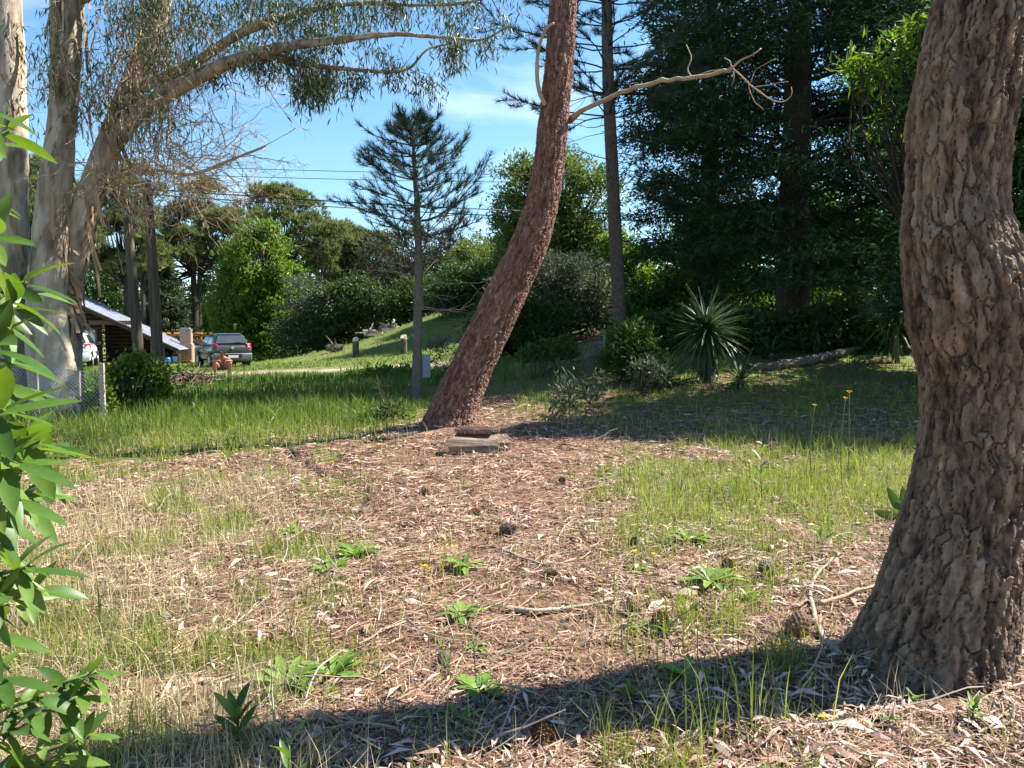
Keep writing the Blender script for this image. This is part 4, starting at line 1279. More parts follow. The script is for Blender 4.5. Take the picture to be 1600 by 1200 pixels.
broadleaf('far_tree', 'olive far tree between the twin trunk pine and the bright green tree', 350, 84, [(350, 420, 46, 50), (320, 470, 40, 34), (380, 400, 36, 40)], 325, 'leaf_olive', 170, 50, 0.34, 0.14, 0.2, clump_r=0.9)
broadleaf('far_tree', 'olive far tree filling the row below the small far pine', 545, 84, [(545, 420, 50, 40), (500, 430, 44, 36), (585, 410, 36, 44)], 326, 'leaf_olive', 170, 50, 0.34, 0.14, 0.2, clump_r=0.9)
broadleaf('far_tree', 'olive far tree showing between the wooden poles', 225, 80, [(225, 440, 50, 46), (180, 460, 40, 36), (262, 470, 34, 34)], 327, 'leaf_olive', 150, 50, 0.34, 0.14, 0.2, clump_r=0.9)

broadleaf('bush', 'sunlit bush far behind the cypress trunks', 1220, 35, [(1090, 480, 60, 40), (1170, 470, 60, 46), (1260, 460, 60, 50), (1350, 470, 60, 46), (1020, 490, 40, 30)], 328, 'leaf_mid', 300, 56, 0.2, 0.09, 0.1, cat='bush', clump_r=0.55, stems=3)
# ------------------------------------------------------------------ shared leaf meshes
def blade_mesh(name, n=6, width=0.3, fold=0.18, droop=0.12, shape='lance', wave=0.0):
    """A leaf of unit length along +Y, normal +Z, with a folded midrib."""
    mb = MB()
    f = np.linspace(0, 1, n)
    if shape == 'lance':
        w = np.sin(np.pi * np.clip(f * 0.93 + 0.05, 0, 1)) ** 0.8
    elif shape == 'sword':
        w = np.minimum(1, 0.55 + f * 1.6) * (1 - f ** 2.2)
    else:
        w = np.clip(0.25 + 1.3 * f, 0, 1) * (1 - f ** 5) * (1 + wave * np.cos(np.arange(n) * math.pi))
    w = w * width * 0.5
    w[-1] = 0.002
    z = -droop * f ** 2
    V = []
    for i in range(n):
        V += [(-w[i], f[i], z[i] + fold * w[i]), (0, f[i], z[i]), (w[i], f[i], z[i] + fold * w[i])]
    q = []
    for i in range(n - 1):
        q += [(3 * i, 3 * i + 1, 3 * i + 4, 3 * i + 3), (3 * i + 1, 3 * i + 2, 3 * i + 5, 3 * i + 4)]
    mb.add(V, q)
    return mb.mesh(name, smooth=True)

def aim(p, d, up, size):
    d = Vector(unit(d))
    up = Vector(up)
    x = d.cross(up)
    if x.length < 1e-3:
        x = d.cross(Vector((1, 0, 0)))
    x.normalize()
    z = x.cross(d)
    Rm = Matrix((x, d, z)).transposed().to_4x4()
    return Matrix.Translation(Vector([float(c) for c in p])) @ Rm @ Matrix.Scale(float(size), 4)

def leaf_obj(name, me, m, parent, p, d, up, size):
    o = link(name, me, m, parent)
    o.matrix_basis = aim(np.asarray(p) - np.array(parent.location), d, up, size)
    return o

LEAF = {
    'gloss': [blade_mesh('glossy_leaf', 9, 0.25 + 0.035 * i, 0.28, 0.10 + 0.09 * i) for i in range(3)],
    'ros': [blade_mesh('rosette_leaf', 8, 0.24 + 0.05 * i, 0.3, 0.25 + 0.2 * i, 'spoon', 0.16) for i in range(3)],
    'yuc': [blade_mesh('sword_leaf', 5, 0.075 + 0.01 * i, 0.5, 0.05 + 0.13 * i, 'sword') for i in range(3)],
    'weed': [blade_mesh('weed_leaf', 6, 0.22, 0.25, 0.25 + 0.3 * i) for i in range(2)],
}

# ------------------------------------------------------------------ yuccas
def yucca(label, px, py, D, rpx, n, seed, skirt=24, group='yuccas under the cypress', low=False):
    """A head of sword leaves centred at (px, py) at distance D."""
    rg = rng_of(seed)
    base = gd(px, D)
    c = at(px, py, D)
    c[2] = base[2] + 0.16 if low else max(c[2], base[2] + 0.12)
    L = rpx * D / 1200
    t = thing('yucca_plant', label, 'yucca', base, group)
    mb = MB()
    tube(mb, [base - (0, 0, 0.05), (base + c) / 2, c], [0.09, 0.075, 0.06], 8)
    part('stem', mb, M['bark_grey'], t, True)
    for i in range(n):
        a = i * 2.39996
        e = math.asin(min(1, 0.97 - 1.6 * (i + 0.5) / n)) if 0.97 - 1.6 * (i + 0.5) / n > -1 else -0.5
        d = (math.cos(a) * math.cos(e), math.sin(a) * math.cos(e), math.sin(e))
        d = np.array(d) + rg.normal(0, 0.06, 3)
        leaf_obj('leaf', LEAF['yuc'][i % 3], M['yucca'], t, c + np.array([0, 0, -0.10 * i / n]), d, (0, 0, 1), L * rg.uniform(0.8, 1.12))
    for i in range(skirt):
        a = rg.uniform(0, 6.28)
        f = rg.uniform(0.3, 1)
        o_ = rg.uniform(0.35, 1.0)
        d = np.array((math.cos(a) * o_, math.sin(a) * o_, -1.0))
        p_ = base + (c - base) * f
        Ls = min(L * rg.uniform(0.55, 0.95), max(0.14, (p_[2] - base[2]) * math.sqrt(1 + o_ * o_)))
        leaf_obj('dead_leaf', LEAF['yuc'][i % 3], M['yucca_dead' if i % 2 else 'yucca'], t, p_, d, (math.cos(a), math.sin(a), 0.3), Ls)
    return t

yucca('tallest yucca with a round spiky head in front of the cypress', 1104, 512, 15.2, 68, 160, 401, 110)
yucca('low yucca touching the left foot of the tallest yucca', 1040, 562, 14.6, 52, 64, 402, 6, low=True)
yucca('low yucca at the right foot of the tallest yucca', 1158, 565, 14.6, 52, 64, 403, 6, low=True)
yucca('shaded yucca behind the fallen pale trunk', 1275, 500, 19, 52, 50, 404, 14)
yucca('yucca against the left edge of the thick near trunk', 1398, 490, 17.5, 66, 70, 405, 20)
yucca('dim yucca between the tallest yucca and the fallen pale trunk', 1205, 545, 18, 44, 40, 406, 8, low=True)

# ------------------------------------------------------------------ near shrub with glossy leaves on the left
def build_glossy_shrub():
    rg = rng_of(511)
    base = gxy(-1.75, 1.75)
    t = thing('laurel_shrub', 'glossy green laurel branches reaching in from the left edge', 'shrub', base)
    heads = [(-25, 165, 1.5, 6, 0.12), (15, 205, 1.6, 5, 0.10), (-5, 365, 1.5, 8, 0.11), (20, 470, 1.4, 9, 0.12), (-10, 545, 1.35, 8, 0.12),
             (5, 640, 1.25, 9, 0.13), (60, 690, 1.45, 9, 0.12), (20, 720, 1.3, 9, 0.12), (10, 775, 1.35, 8, 0.12), (80, 700, 1.65, 7, 0.11), (40, 440, 1.6, 8, 0.10), (60, 920, 1.6, 7, 0.10), (70, 770, 1.6, 7, 0.10), (-15, 600, 1.5, 8, 0.12),
             (45, 885, 1.4, 10, 0.11), (10, 930, 1.35, 8, 0.11), (-10, 990, 1.5, 8, 0.11),
             (150, 1050, 1.75, 10, 0.095), (120, 1090, 1.7, 8, 0.10), (60, 1090, 1.65, 9, 0.11), (140, 1150, 1.75, 7, 0.09), (25, 1140, 1.6, 9, 0.11), (95, 1185, 1.7, 8, 0.10), (0, 1060, 1.6, 8, 0.11), (10, 1210, 1.6, 8, 0.11), (-20, 860, 1.5, 8, 0.12), (-30, 450, 1.6, 8, 0.12), (-40, 700, 1.6, 8, 0.12), (-40, 300, 1.6, 7, 0.12)]
    mb = MB()
    hub = base + np.array([0, 0, 0.9])
    tube(mb, catmull([base - (0, 0, 0.05), base + (0.05, 0, 0.5), base + (-0.05, 0.05, 1.2), base + (0.0, 0.0, 2.0)], 16), np.linspace(0.035, 0.012, 16), 8)
    for (a, b, D, n, L) in heads:
        c = at(a, b, D)
        zj = np.clip(c[2] - 0.2, base[2] + 0.15, base[2] + 1.9)
        j = np.array([base[0], base[1], zj])
        mid = (j + c) / 2 + np.array([0, 0, -0.03])
        tw = catmull([j, mid, c], 10)
        tube(mb, tw, np.linspace(0.010, 0.004, 10), 6)
        ax = unit(tw[-1] - tw[-3])
        ax = unit(ax + np.array([0.2, -0.1, 0.25]))
        for k in range(n + 2):
            ang = k * 2.4 + rg.uniform(0, 0.5)
            u = unit(np.cross(ax, (0.3, 0.2, 1)))
            v = np.cross(ax, u)
            f = k / (n + 1)
            d = unit(ax * (0.15 + 0.75 * (1 - f)) + (u * math.cos(ang) + v * math.sin(ang)) * (0.45 + 0.5 * f) + np.array([0, 0, -0.22]) + rg.normal(0, 0.1, 3))
            p = c - ax * 0.09 * f
            leaf_obj('leaf', LEAF['gloss'][int(rg.integers(3))], M['gloss_leaf'], t, p, d, unit(np.array([0.25, -0.1, 1.0]) + rg.normal(0, 0.35, 3)), 0.98 * L * rg.uniform(0.6, 1.2))
    part('branches', mb, M['stem_green'], t, True)

build_glossy_shrub()

def sprout(label, px, py, D, hpx, n, L, seed, group='leafy sprouts at the bottom edge', name='leafy_sprout'):
    """An upright shoot with lance leaves; its tip at (px, py)."""
    rg = rng_of(seed)
    tip = at(px, py, D)
    base = gxy(tip[0] + rg.normal(0, 0.02), D)
    t = thing(name, label, 'weed', base, group)
    P = catmull([base - (0, 0, 0.02), (base + tip) / 2 + rg.normal(0, 0.012, 3), tip], 10)
    mb = MB()
    tube(mb, P, np.linspace(0.005, 0.002, 10), 6)
    part('stem', mb, M['stem_green'], t, True)
    for k in range(n):
        f = 0.2 + 0.8 * (k + 1) / n
        i = min(9, int(f * 9))
        a = k * 2.4 + rg.uniform(0, 0.6)
        d = np.array([math.cos(a), math.sin(a), 0.55 + 0.9 * f])
        leaf_obj('leaf', LEAF['weed' if L < 0.08 else 'gloss'][k % 2], M['rosette'], t, P[i], d, (0, 0, 1), L * rg.uniform(0.75, 1.2))
    return t

sprout('narrow leaved sprout at the bottom edge, right of the laurel branches', 368, 1118, 2.55, 0, 12, 0.115, 601)
sprout('pale blurred sprout at the bottom edge, nearest the viewer', 452, 1165, 2.0, 0, 9, 0.10, 602)
SG = 'weeds in the litter'
sprout('upright bright weed left of the near pine, beside a large cone', 1170, 935, 4.0, 0, 16, 0.07, 603, SG)
sprout('thin weed in the tree shade below the rosettes', 985, 1100, 2.95, 0, 6, 0.09, 604, SG)
sprout('small weed at the foot of the near pine', 1430, 1090, 2.95, 0, 8, 0.05, 605, SG)
sprout('clover like weed in front of the near pine', 1385, 1130, 2.75, 0, 12, 0.04, 606, SG)
sprout('leafy weed at the bottom right corner', 1520, 1100, 2.8, 0, 14, 0.07, 607, SG)
sprout('pale weed by the bottom right corner, lower of two', 1470, 1165, 2.65, 0, 10, 0.05, 608, SG)
sprout('tall leafy weed in the sunny grass left of the near pine', 1190, 700, 6.6, 0, 9, 0.13, 609, SG)
sprout('weed with a single upright leaf pair in the sunny litter', 1278, 835, 5.2, 0, 5, 0.10, 610, SG)
sprout('bushy weed stalk in front of the shade, left of the flowering weed', 1035, 990, 3.6, 0, 14, 0.07, 611, SG)
sprout('tall weed in the lush grass left of the leaning pine', 305, 625, 11.5, 0, 12, 0.12, 612, SG)

def rosette(label, px, py, rpx, n, seed, upright=0.35):
    rg = rng_of(seed)
    c = gp(px, py)
    t = thing('rosette_weed', label, 'weed', c, 'leaf rosettes on the litter')
    L = 1.05 * rpx * c[1] / 1200
    for k in range(int(n * 1.5)):
        a = k * 2.4 + rg.uniform(0, 0.5)
        d = np.array([math.cos(a), math.sin(a), upright + rg.uniform(-0.15, 0.45)])
        leaf_obj('leaf', LEAF['ros'][k % 3], M['rosette'], t, c + (0, 0, 0.005), d, (0, 0, 1), L * rg.uniform(0.75, 1.2))
    return t

ROS = [('largest leafy rosette, left of the centre foreground', 445, 1075, 60, 22), ('rosette touching the largest leafy rosette on its right', 520, 1060, 52, 18),
       ('bright rosette with a pine cone at its base', 750, 1085, 42, 16), ('small rosette above the bright rosette with the cone', 745, 1015, 24, 10),
       ('rosette in the middle of the litter, below the yellow flower', 720, 965, 34, 11), ('flat rosette right of the single yellow flower', 725, 888, 32, 11),
       ('rosette at the left of the litter, upper of two', 555, 870, 34, 12), ('rosette at the left of the litter, lower of two', 515, 895, 34, 12),
       ('rosette at the far left of the litter near dry grass', 450, 835, 28, 9), ('dark rosette beside the cones left of the near pine', 1110, 912, 44, 13),
       ('rosette in the litter below the sunny grass', 1075, 845, 36, 10), ('little rosette among yellow flowers', 990, 895, 24, 9),
       ('broad leaved rosette under the flowering stalks', 1075, 1065, 44, 12), ('dark rosette at the bottom edge in the shade', 720, 1130, 36, 9),
       ('small rosette near the laurel branches in the dry grass', 330, 890, 24, 8), ('rosette in the pale grass right of centre', 1000, 985, 26, 9)]
for i, (lb_, a, b, r, n) in enumerate(ROS):
    rosette(lb_, a, b, r, n, 700 + i, 0.62)

def big_leaf_weed():
    c = gp(1415, 815)
    t = thing('broad_leaf_weed', 'weed with broad grey green leaves beside the near pine trunk', 'weed', c)
    for k, d in enumerate([(-0.5, 0.1, 1.0), (-0.05, 0.1, 1.2), (-1.0, 0, 0.35), (0.4, 0.2, 0.8), (-0.7, -0.3, 0.6)]):
        leaf_obj('leaf', LEAF['gloss'][k % 3], M['yucca'], t, c, d, (-0.3, -1, 0.3), 0.30 - 0.03 * k)
big_leaf_weed()

# ------------------------------------------------------------------ yellow flowers
def flower(label, px, py, D=None, seed=0, r=0.016):
    """A dandelion like flower; its head at (px, py)."""
    rg = rng_of(seed)
    if D is None:
        g0 = gp(px, py + 22)
        D = g0[1]
    head = at(px, py, D)
    base = gxy(head[0] + rg.normal(0, 0.015), D)
    if head[2] < base[2] + 0.03:
        head[2] = base[2] + 0.05
    t = thing('yellow_flower', label, 'flower', base, 'yellow flowers in the grass')
    mb = MB()
    P = catmull([base - (0, 0, 0.01), (base + head) / 2 + rg.normal(0, 0.02, 3), head], 9)
    tube(mb, P, np.full(9, 0.0028 if D < 5 else 0.004), 5)
    part('stem', mb, M['stem_green'], t, True)
    mb = MB()
    n = 20
    a = np.arange(n) * 2.4
    d = np.stack([np.cos(a), np.sin(a), 0.15 + 0.5 * (np.arange(n) / n)], -1)
    leaves(mb, np.tile(head, (n, 1)), d, r * rg.uniform(0.9, 1.2, n), r * 0.5, rg, 0.1, 0.1, np.tile([0, 0, 1.0], (n, 1)))
    tube(mb, [head - (0, 0, r * 0.5), head + (0, 0, r * 0.25)], [r * 0.3, r * 0.5], 8)
    part('flower_head', mb, M['yellow'], t)

FL = [('yellow flower topping the tallest stalk left of the near pine', 1327, 612, 7.3, 0.026), ('yellow flower just below the tallest stalk flower', 1321, 622, 7.3, 0.024), ('leaning yellow flower left of the tall flower stalks', 1273, 633, 7.4, 0.024),
      ('single yellow flower in the middle of the litter', 664, 885, None, 0.022), ('yellow flower in the bottom right corner', 1284, 1184, 2.75, 0.018), ('yellow flower among the rosettes right of centre', 992, 862, None, 0.022), ('yellow flower right beside the one among the rosettes', 1022, 866, None, 0.019),
      ('yellow flower at the left beside the laurel leaves', 155, 733, 8.6, 0.026), ('yellow flower in the upper litter, leftmost of three', 499, 723, 8.6, 0.024), ('yellow flower in the upper litter, middle of three', 515, 726, 8.6, 0.022), ('yellow flower in the upper litter, lowest of three', 519, 738, 8.4, 0.022),
      ('yellow flower in the lush grass near the ivy hedge', 241, 676, 10.5, 0.026), ('yellow flower in the sunny grass at its upper edge', 1079, 724, 8.2, 0.022)]
for i, (lb_, a, b, D, r) in enumerate(FL):
    flower(lb_, a, b, D, 800 + i, r)

# ------------------------------------------------------------------ pine cones
def cone_mesh(seed, m):
    rg = rng_of(seed)
    mb = MB()
    n = 95
    for i in range(n):
        f = (i + 0.5) / n
        a = i * 2.39996
        z = -0.46 + 0.92 * f
        r = 0.30 * (1 - (2 * f - 0.82) ** 2 * 0.62) if f < 0.97 else 0.06
        r = max(r, 0.04)
        o = np.array([math.cos(a), math.sin(a), 0])
        tn = np.array([-math.sin(a), math.cos(a), 0])
        up = np.array([0, 0, 1.0])
        w = 0.085 * (0.7 + 0.5 * (1 - f))
        c = o * r * 0.55 + up * z
        tip = o * (r + 0.10 * (1 - 0.6 * f)) + up * (z + 0.05 + 0.10 * f)
        mid = o * r * 0.92 + up * z
        v = [c - tn * w * 0.4, c + tn * w * 0.4, mid + tn * w, tip + tn * w * 0.35, tip - tn * w * 0.35, mid - tn * w, mid + up * -0.05 + o * 0.02, tip + up * -0.045]
        mb.add(v, [(0, 1, 2, 5), (5, 2, 3, 4), (0, 5, 6, 1), (5, 4, 7, 6), (2, 6, 7, 3)], [(1, 6, 2), (3, 7, 4)])
    P = np.stack([np.zeros(6), np.zeros(6), np.linspace(-0.46, 0.42, 6)], -1)
    tube(mb, P, [0.10, 0.20, 0.21, 0.17, 0.1, 0.02], 10)
    return mb.mesh('pine_cone')

CONES = [cone_mesh(900, 0), cone_mesh(901, 0)]
CN = [('large brown pine cone lying beside the white stick near the thick trunk', 1247, 975, 46, 0), ('brown pine cone in the right litter, near a pale stick', 1032, 972, 36, 0), ('reddish pine cone just above the pale stick end', 990, 945, 28, 0),
      ('grey pine cone at the base of the bright rosette', 753, 1102, 36, 1), ('big brown pine cone in the shade at the bottom edge', 848, 1145, 50, 0), ('pale opened pine cone above the bright rosette', 694, 1032, 30, 1),
      ('dark pine cone in the upper middle of the litter', 794, 828, 26, 1), ('small reddish pine cone above the dark middle cone', 742, 800, 18, 0), ('pine cone in the litter near the split log', 666, 766, 20, 0),
      ('dark pine cone among weeds left of the near pine', 1197, 888, 32, 1), ('brown pine cone left of the dark one among weeds', 1138, 884, 28, 0), ('small pine cone at the end of a thin stick', 860, 896, 20, 0),
      ('round grey cone half hidden in the shaded grass by the near trunk', 1388, 690, 26, 1), ('small pine cone in the litter near the yellow flowers', 992, 846, 18, 1), ('pine cone in the shaded litter right of the split log', 878, 752, 14, 1)]
for i, (lb_, a, b, s, k) in enumerate(CN):
    rg = rng_of(950 + i)
    c = gp(a, b + s * 0.35)
    sz = s * c[1] / 1200 * 1.1
    me = CONES[i % 2].copy()
    o = link('pine_cone', me, M['cone_old' if k else 'cone'], None, (float(c[0]), float(c[1]), float(c[2] + 0.34 * sz)))
    o.scale = (sz, sz, sz)
    o.rotation_euler = (rg.uniform(0.9, 1.9), rg.uniform(-0.5, 0.5), rg.uniform(0, 6.28))
    tag(o, lb_, 'pine cone', 'pine cones on the ground')

# ------------------------------------------------------------------ sticks and logs
def stick(label, pix, r, m='twig_pale', lift=0.02, name='stick', side=None):
    P = []
    for q in pix:
        g0 = gp(q[0], q[1])
        P.append(g0 + np.array([0, 0, lift + (q[2] if len(q) > 2 else 0)]))
    n = 8 * len(P)
    C = catmull(P, n)
    rg = rng_of(int(pix[0][0] * 7 + pix[0][1]))
    C = C + (vnoise(C * 9 + 3)[:, None] - 0.5) * 0.02
    mb = MB()
    tube(mb, C, np.linspace(r, r * 0.45, n) * (0.85 + 0.3 * rg.uniform(size=n)), 7)
    for f, d, L in (side or []):
        i = int(f * (n - 1))
        W = walk(rg, C[i], d, L, 5, 0.3)
        tube(mb, W, np.linspace(r * 0.5, r * 0.2, len(W)), 5)
    base = C[0]
    return solo(name, mb, M[m], label, 'stick', base, 'fallen sticks', True)

stick('pale stick lying in the litter right of centre', [(790, 955), (840, 960), (900, 953), (942, 945)], 0.017)
stick('curved whitish branch leaning at the foot of the near pine', [(1310, 1032), (1285, 1000), (1268, 950), (1270, 915), (1300, 880)], 0.017, lift=0.03, side=[(0.08, (0.3, 0.1, 0.5), 0.14)])
stick('brown branch in front of the near pine base, behind the white one', [(1280, 950), (1330, 935), (1370, 920)], 0.014, 'twig_tan', 0.03)
stick('thin straight stick in the middle of the litter', [(782, 862), (820, 878), (862, 892)], 0.010)
stick('long dark stick along the shade edge at the bottom', [(560, 1135), (640, 1130), (710, 1118)], 0.012, 'bark_grey')
stick('forked dry branch in the lit grass left of the leaning pine', [(420, 668), (440, 650, 0.1), (468, 648, 0.12), (480, 640, 0.1)], 0.014, lift=0.06, side=[(0.3, (0.4, 0, 0.6), 0.5), (0.6, (0.5, 0.1, 0.4), 0.4), (0.8, (0.6, -0.1, 0.8), 0.3)])
stick('pale stick in the litter below the sunny grass', [(870, 850), (885, 825), (925, 800)], 0.009)
stick('bent stick over the largest leafy rosette', [(480, 1105), (500, 1075, 0.05), (545, 1040, 0.04)], 0.0045, lift=0.04)
stick('thin grey stick in the near tree shade', [(1165, 1115), (1215, 1100), (1260, 1085), (1310, 1080)], 0.009, 'bark_grey')
stick('dark dead limb at the foot of the leaning pine', [(575, 690), (610, 686), (650, 677)], 0.05, 'bark_dark', 0.01)

def chunk(mb, C, L, w, h, rz, seed, nseg=8):
    """A weathered split billet: ragged ends, grooved faces."""
    rg = rng_of(seed)
    ring = np.array([(-0.5, -0.5), (0, -0.56), (0.5, -0.45), (0.55, 0.05), (0.42, 0.5), (0, 0.56), (-0.45, 0.45), (-0.56, 0)])
    xs = np.linspace(-0.5, 0.5, nseg) * L
    V = []
    grain = 1 + 0.28 * rg.normal(0, 1, (8, 1)) * 0.7
    for i, x in enumerate(xs):
        k = ring * np.array([w, h]) * (grain + 0.025 * rg.normal(0, 1, (8, 1))) + rg.normal(0, 0.002, 2)
        e = 0.07 * L * rg.normal(size=8) if i in (0, nseg - 1) else np.zeros(8)
        V.append(np.stack([x + e, k[:, 0], k[:, 1]], -1))
    V = np.array(V).reshape(-1, 3)
    R_ = np.array(Matrix.Rotation(rz, 3, 'Z'))
    V = V @ R_.T + C
    q = []
    for i in range(nseg - 1):
        for j in range(8):
            q.append((i * 8 + j, i * 8 + (j + 1) % 8, i * 8 + 8 + (j + 1) % 8, i * 8 + 8 + j))
    e0 = [(0, 1, 2, 3), (0, 3, 4, 7), (4, 5, 6, 7)]
    b = (nseg - 1) * 8
    q += [(d, c, bb, a) for a, bb, c, d in e0] + [(a + b, bb + b, c + b, d + b) for a, bb, c, d in e0]
    mb.add(V, q)

def build_logs():
    c = gp(742, 706)
    for lb_, off, L, w, h, rz, sd, m in (('pale rotten split log lying on the litter mound', (0, 0, 0.08), 0.50, 0.18, 0.17, 0.06, 1, 'wood_old'), ('reddish plank like log on top of the rotten log', (-0.02, 0.06, 0.215), 0.40, 0.12, 0.10, -0.05, 2, 'bark_red'), ('short pale log end beside the rotten split log', (0.30, 0.10, 0.10), 0.16, 0.15, 0.18, 0.3, 3, 'wood_old')):
        mb = MB()
        p = c + np.array(off)
        chunk(mb, p, L, w, h, rz, sd)
        solo('split_log', mb, M[m], lb_, 'log', p, 'split logs on the mound')
    # pale fallen trunk under the cypress
    mb = MB()
    P = [gp(1170, 582), gp(1215, 577), gp(1270, 568), gp(1320, 556), gp(1345, 548)]
    P = [p + np.array([0, 0, 0.10]) for p in P]
    trunk(mb, P, [0.08, 0.09, 0.10, 0.08, 0.05], 24, 160, (0.05, 0.09), 0.035, 6, 0.02, 0.25)
    solo('fallen_trunk', mb, M['bark_grey'], 'pale fallen trunk lying on the slope under the cypress', 'log', P[0], None, True)
    # weathered lumps of wood on the hill
    for lb_, a, b, D, L, sd in (('weathered stump lying at the foot of the grassy hill', 525, 533, 38, 0.9, 11), ('brown heap of cut wood under the bushes on the hill crest, left half', 583, 492, 42, 1.2, 12), ('brown heap of cut wood under the bushes on the hill crest, right half', 605, 487, 42.5, 1.1, 13)):
        g0 = gd(a, D)
        mb = MB()
        p = g0 + np.array([0, 0, 0.22])
        chunk(mb, p, L * 0.8, 0.32, 0.3, 0.5, sd)
        for k in range(6):
            rg = rng_of(sd * 10 + k)
            tube(mb, walk(rg, p + rg.normal(0, 0.15, 3), (rg.normal(), rg.normal(), 0.5), 0.7, 4, 0.3), [0.05, 0.04, 0.03, 0.025, 0.02], 5)
        solo('wood_stump', mb, M['bark_grey'], lb_, 'stump', g0)

build_logs()

# ------------------------------------------------------------------ small shrubs on the slope
broadleaf('shrub', 'broad leaved shrub at the foot of the slim pine', 990, 15.5, [(985, 540, 34, 28), (1005, 575, 34, 22), (965, 575, 26, 18)], 331, 'leaf_mid', 90, 42, 0.12, 0.045, 0.02, cat='shrub', clump_r=0.22, stems=4)
broadleaf('shrub', 'pale leaved shrub in front of the low yucca', 1010, 14, [(1012, 582, 20, 14)], 332, 'leaf_grey', 26, 34, 0.09, 0.04, 0.012, cat='shrub', clump_r=0.18, stems=3)
broadleaf('shrub', 'small loose sapling in the shade right of the leaning trunk', 905, 11.8, [(905, 622, 36, 28), (890, 640, 26, 18)], 333, 'leaf_grey', 34, 22, 0.10, 0.028, 0.01, cat='shrub', clump_r=0.2, stems=4)
broadleaf('shrub', 'low shrub beside the dirt path', 870, 17.5, [(868, 552, 34, 18), (835, 560, 24, 14)], 334, 'leaf_mid', 60, 36, 0.10, 0.04, 0.015, cat='shrub', clump_r=0.22, stems=4)
broadleaf('shrub', 'flowering weed clump behind the grey meter box', 685, 19.5, [(690, 560, 18, 30), (715, 565, 14, 26)], 335, 'leaf_grey', 30, 22, 0.09, 0.03, 0.012, cat='shrub', clump_r=0.2, stems=5)
broadleaf('shrub', 'bright low bush in the lush grass by the dirt track', 590, 25, [(600, 588, 46, 10), (560, 592, 30, 8), (625, 585, 24, 10)], 336, 'leaf_bright', 90, 40, 0.12, 0.05, 0.015, cat='shrub', clump_r=0.22, stems=3)
broadleaf('shrub', 'weedy shrub on the left of the leaning pine foot', 605, 11.6, [(608, 652, 22, 18), (580, 668, 20, 12)], 337, 'leaf_mid', 34, 24, 0.08, 0.03, 0.01, cat='shrub', clump_r=0.16, stems=4)
broadleaf('ivy_hedge', 'ivy covered hedge clump between the wire fence and the poles', 212, 13.6, [(200, 596, 22, 30), (232, 618, 22, 32), (188, 628, 20, 26), (214, 578, 18, 14), (240, 585, 12, 12)], 338, 'leaf_bright', 240, 46, 0.08, 0.055, 0.03, cat='hedge', clump_r=0.2, stems=4)
broadleaf('shrub', 'light scrambling weeds at the end of the wire fence', 160, 12.6, [(160, 625, 16, 36), (150, 650, 22, 16)], 339, 'leaf_lime', 36, 24, 0.07, 0.035, 0.012, cat='shrub', clump_r=0.18, stems=3)

# ------------------------------------------------------------------ poles, posts, boxes
def pole(label, pix, D, r0, r1):
    P = [at(a, b, D) for a, b in pix]
    base = gxy(P[0][0], D)
    P[0] = base - np.array([0, 0, 0.1])
    mb = MB()
    trunk(mb, P, list(np.linspace(r0, r1, len(P))), 20, 90, (0.05, 1.2), 0.006, 31, 0.002, 0.02)
    t = thing('wooden_pole', label, 'pole', base, 'wooden poles beside the ivy hedge')
    part('shaft', mb, M['pole_wood'], t, True)
    mb = MB()
    tp = P[-1]
    tube(mb, [tp - (0, 0, 0.02), tp + (0, 0, 0.03)], [r1 * 1.05, r1 * 0.8], 12)
    part('cap', mb, M['bark_dark'], t)
    return tp

PT1 = pole('right wooden pole in front of the brush pile', [(254, 640), (247, 560), (240, 440), (234, 350), (229, 286)], 15.5, 0.12, 0.085)
PT2 = pole('left wooden pole rising behind the ivy hedge', [(222, 600), (214, 520), (206, 420), (199, 340), (194, 292)], 17.2, 0.125, 0.08)

def wires():
    ends = [((228, 300), (1440, 322), 42), ((194, 296), (1440, 336), 42.4), ((380, 246), (1440, 264), 41.5), ((380, 259), (1440, 276), 42)]
    for i, (a, b, D) in enumerate(ends):
        p = (PT1, PT2)[i] + np.array([0, 0, -0.12]) if i < 2 else at(a[0] - 500, a[1] - 4, 30)
        q = at(b[0], b[1], D)
        f = np.linspace(0, 1, 30)[:, None]
        P = p * (1 - f) + q * f - np.array([0, 0, 1.0]) * (4 * f * (1 - f)) * 0.5
        mb = MB()
        tube(mb, P, np.full(30, 0.014), 4)
        solo('power_line', mb, M['wire'], ['power line running from the right wooden pole top', 'power line running from the left wooden pole top', 'highest power line crossing the sky', 'second highest power line crossing the sky'][i], 'cable', P[0], 'power lines across the sky')
wires()

def bollard(label, a, b, D, h=0.72):
    g0 = gp(a, b)
    mb = MB()
    r = 0.15
    tube(mb, [g0 + (0, 0, -0.05), g0 + (0, 0, h * 0.7), g0 + (0.0, -0.0, h * 0.9)], [r, r * 0.97, r * 0.9], 14)
    t = thing('bollard', label, 'bollard', g0, 'short wooden bollards by the track')
    part('post', mb, M['pole_wood'], t)
    mb = MB()
    c = g0 + np.array([0, 0, h * 0.9])
    v = [(math.cos(k * 0.4488) * r * 0.93, math.sin(k * 0.4488) * r * 0.93, 0.11 * math.sin(k * 0.4488)) for k in range(14)]
    v = np.array(v)
    top = v + c + np.array([0, 0, 0.08])
    bot = v * np.array([1, 1, 0]) + c + np.array([0, 0, -0.03])
    q = [(k, (k + 1) % 14, 14 + (k + 1) % 14, 14 + k) for k in range(14)]
    tr = [(28, 14 + k, 14 + (k + 1) % 14) for k in range(14)]
    mb.add(np.vstack([bot, top, c + (0, 0, 0.08)]), q, tr)
    part('cut_top', mb, M['post_pale'], t)
bollard('short wooden bollard with a pale cut top, left of the pair', 556, 556, 34)
bollard('short wooden bollard with a pale cut top, nearer the young pine', 631, 552, 34)

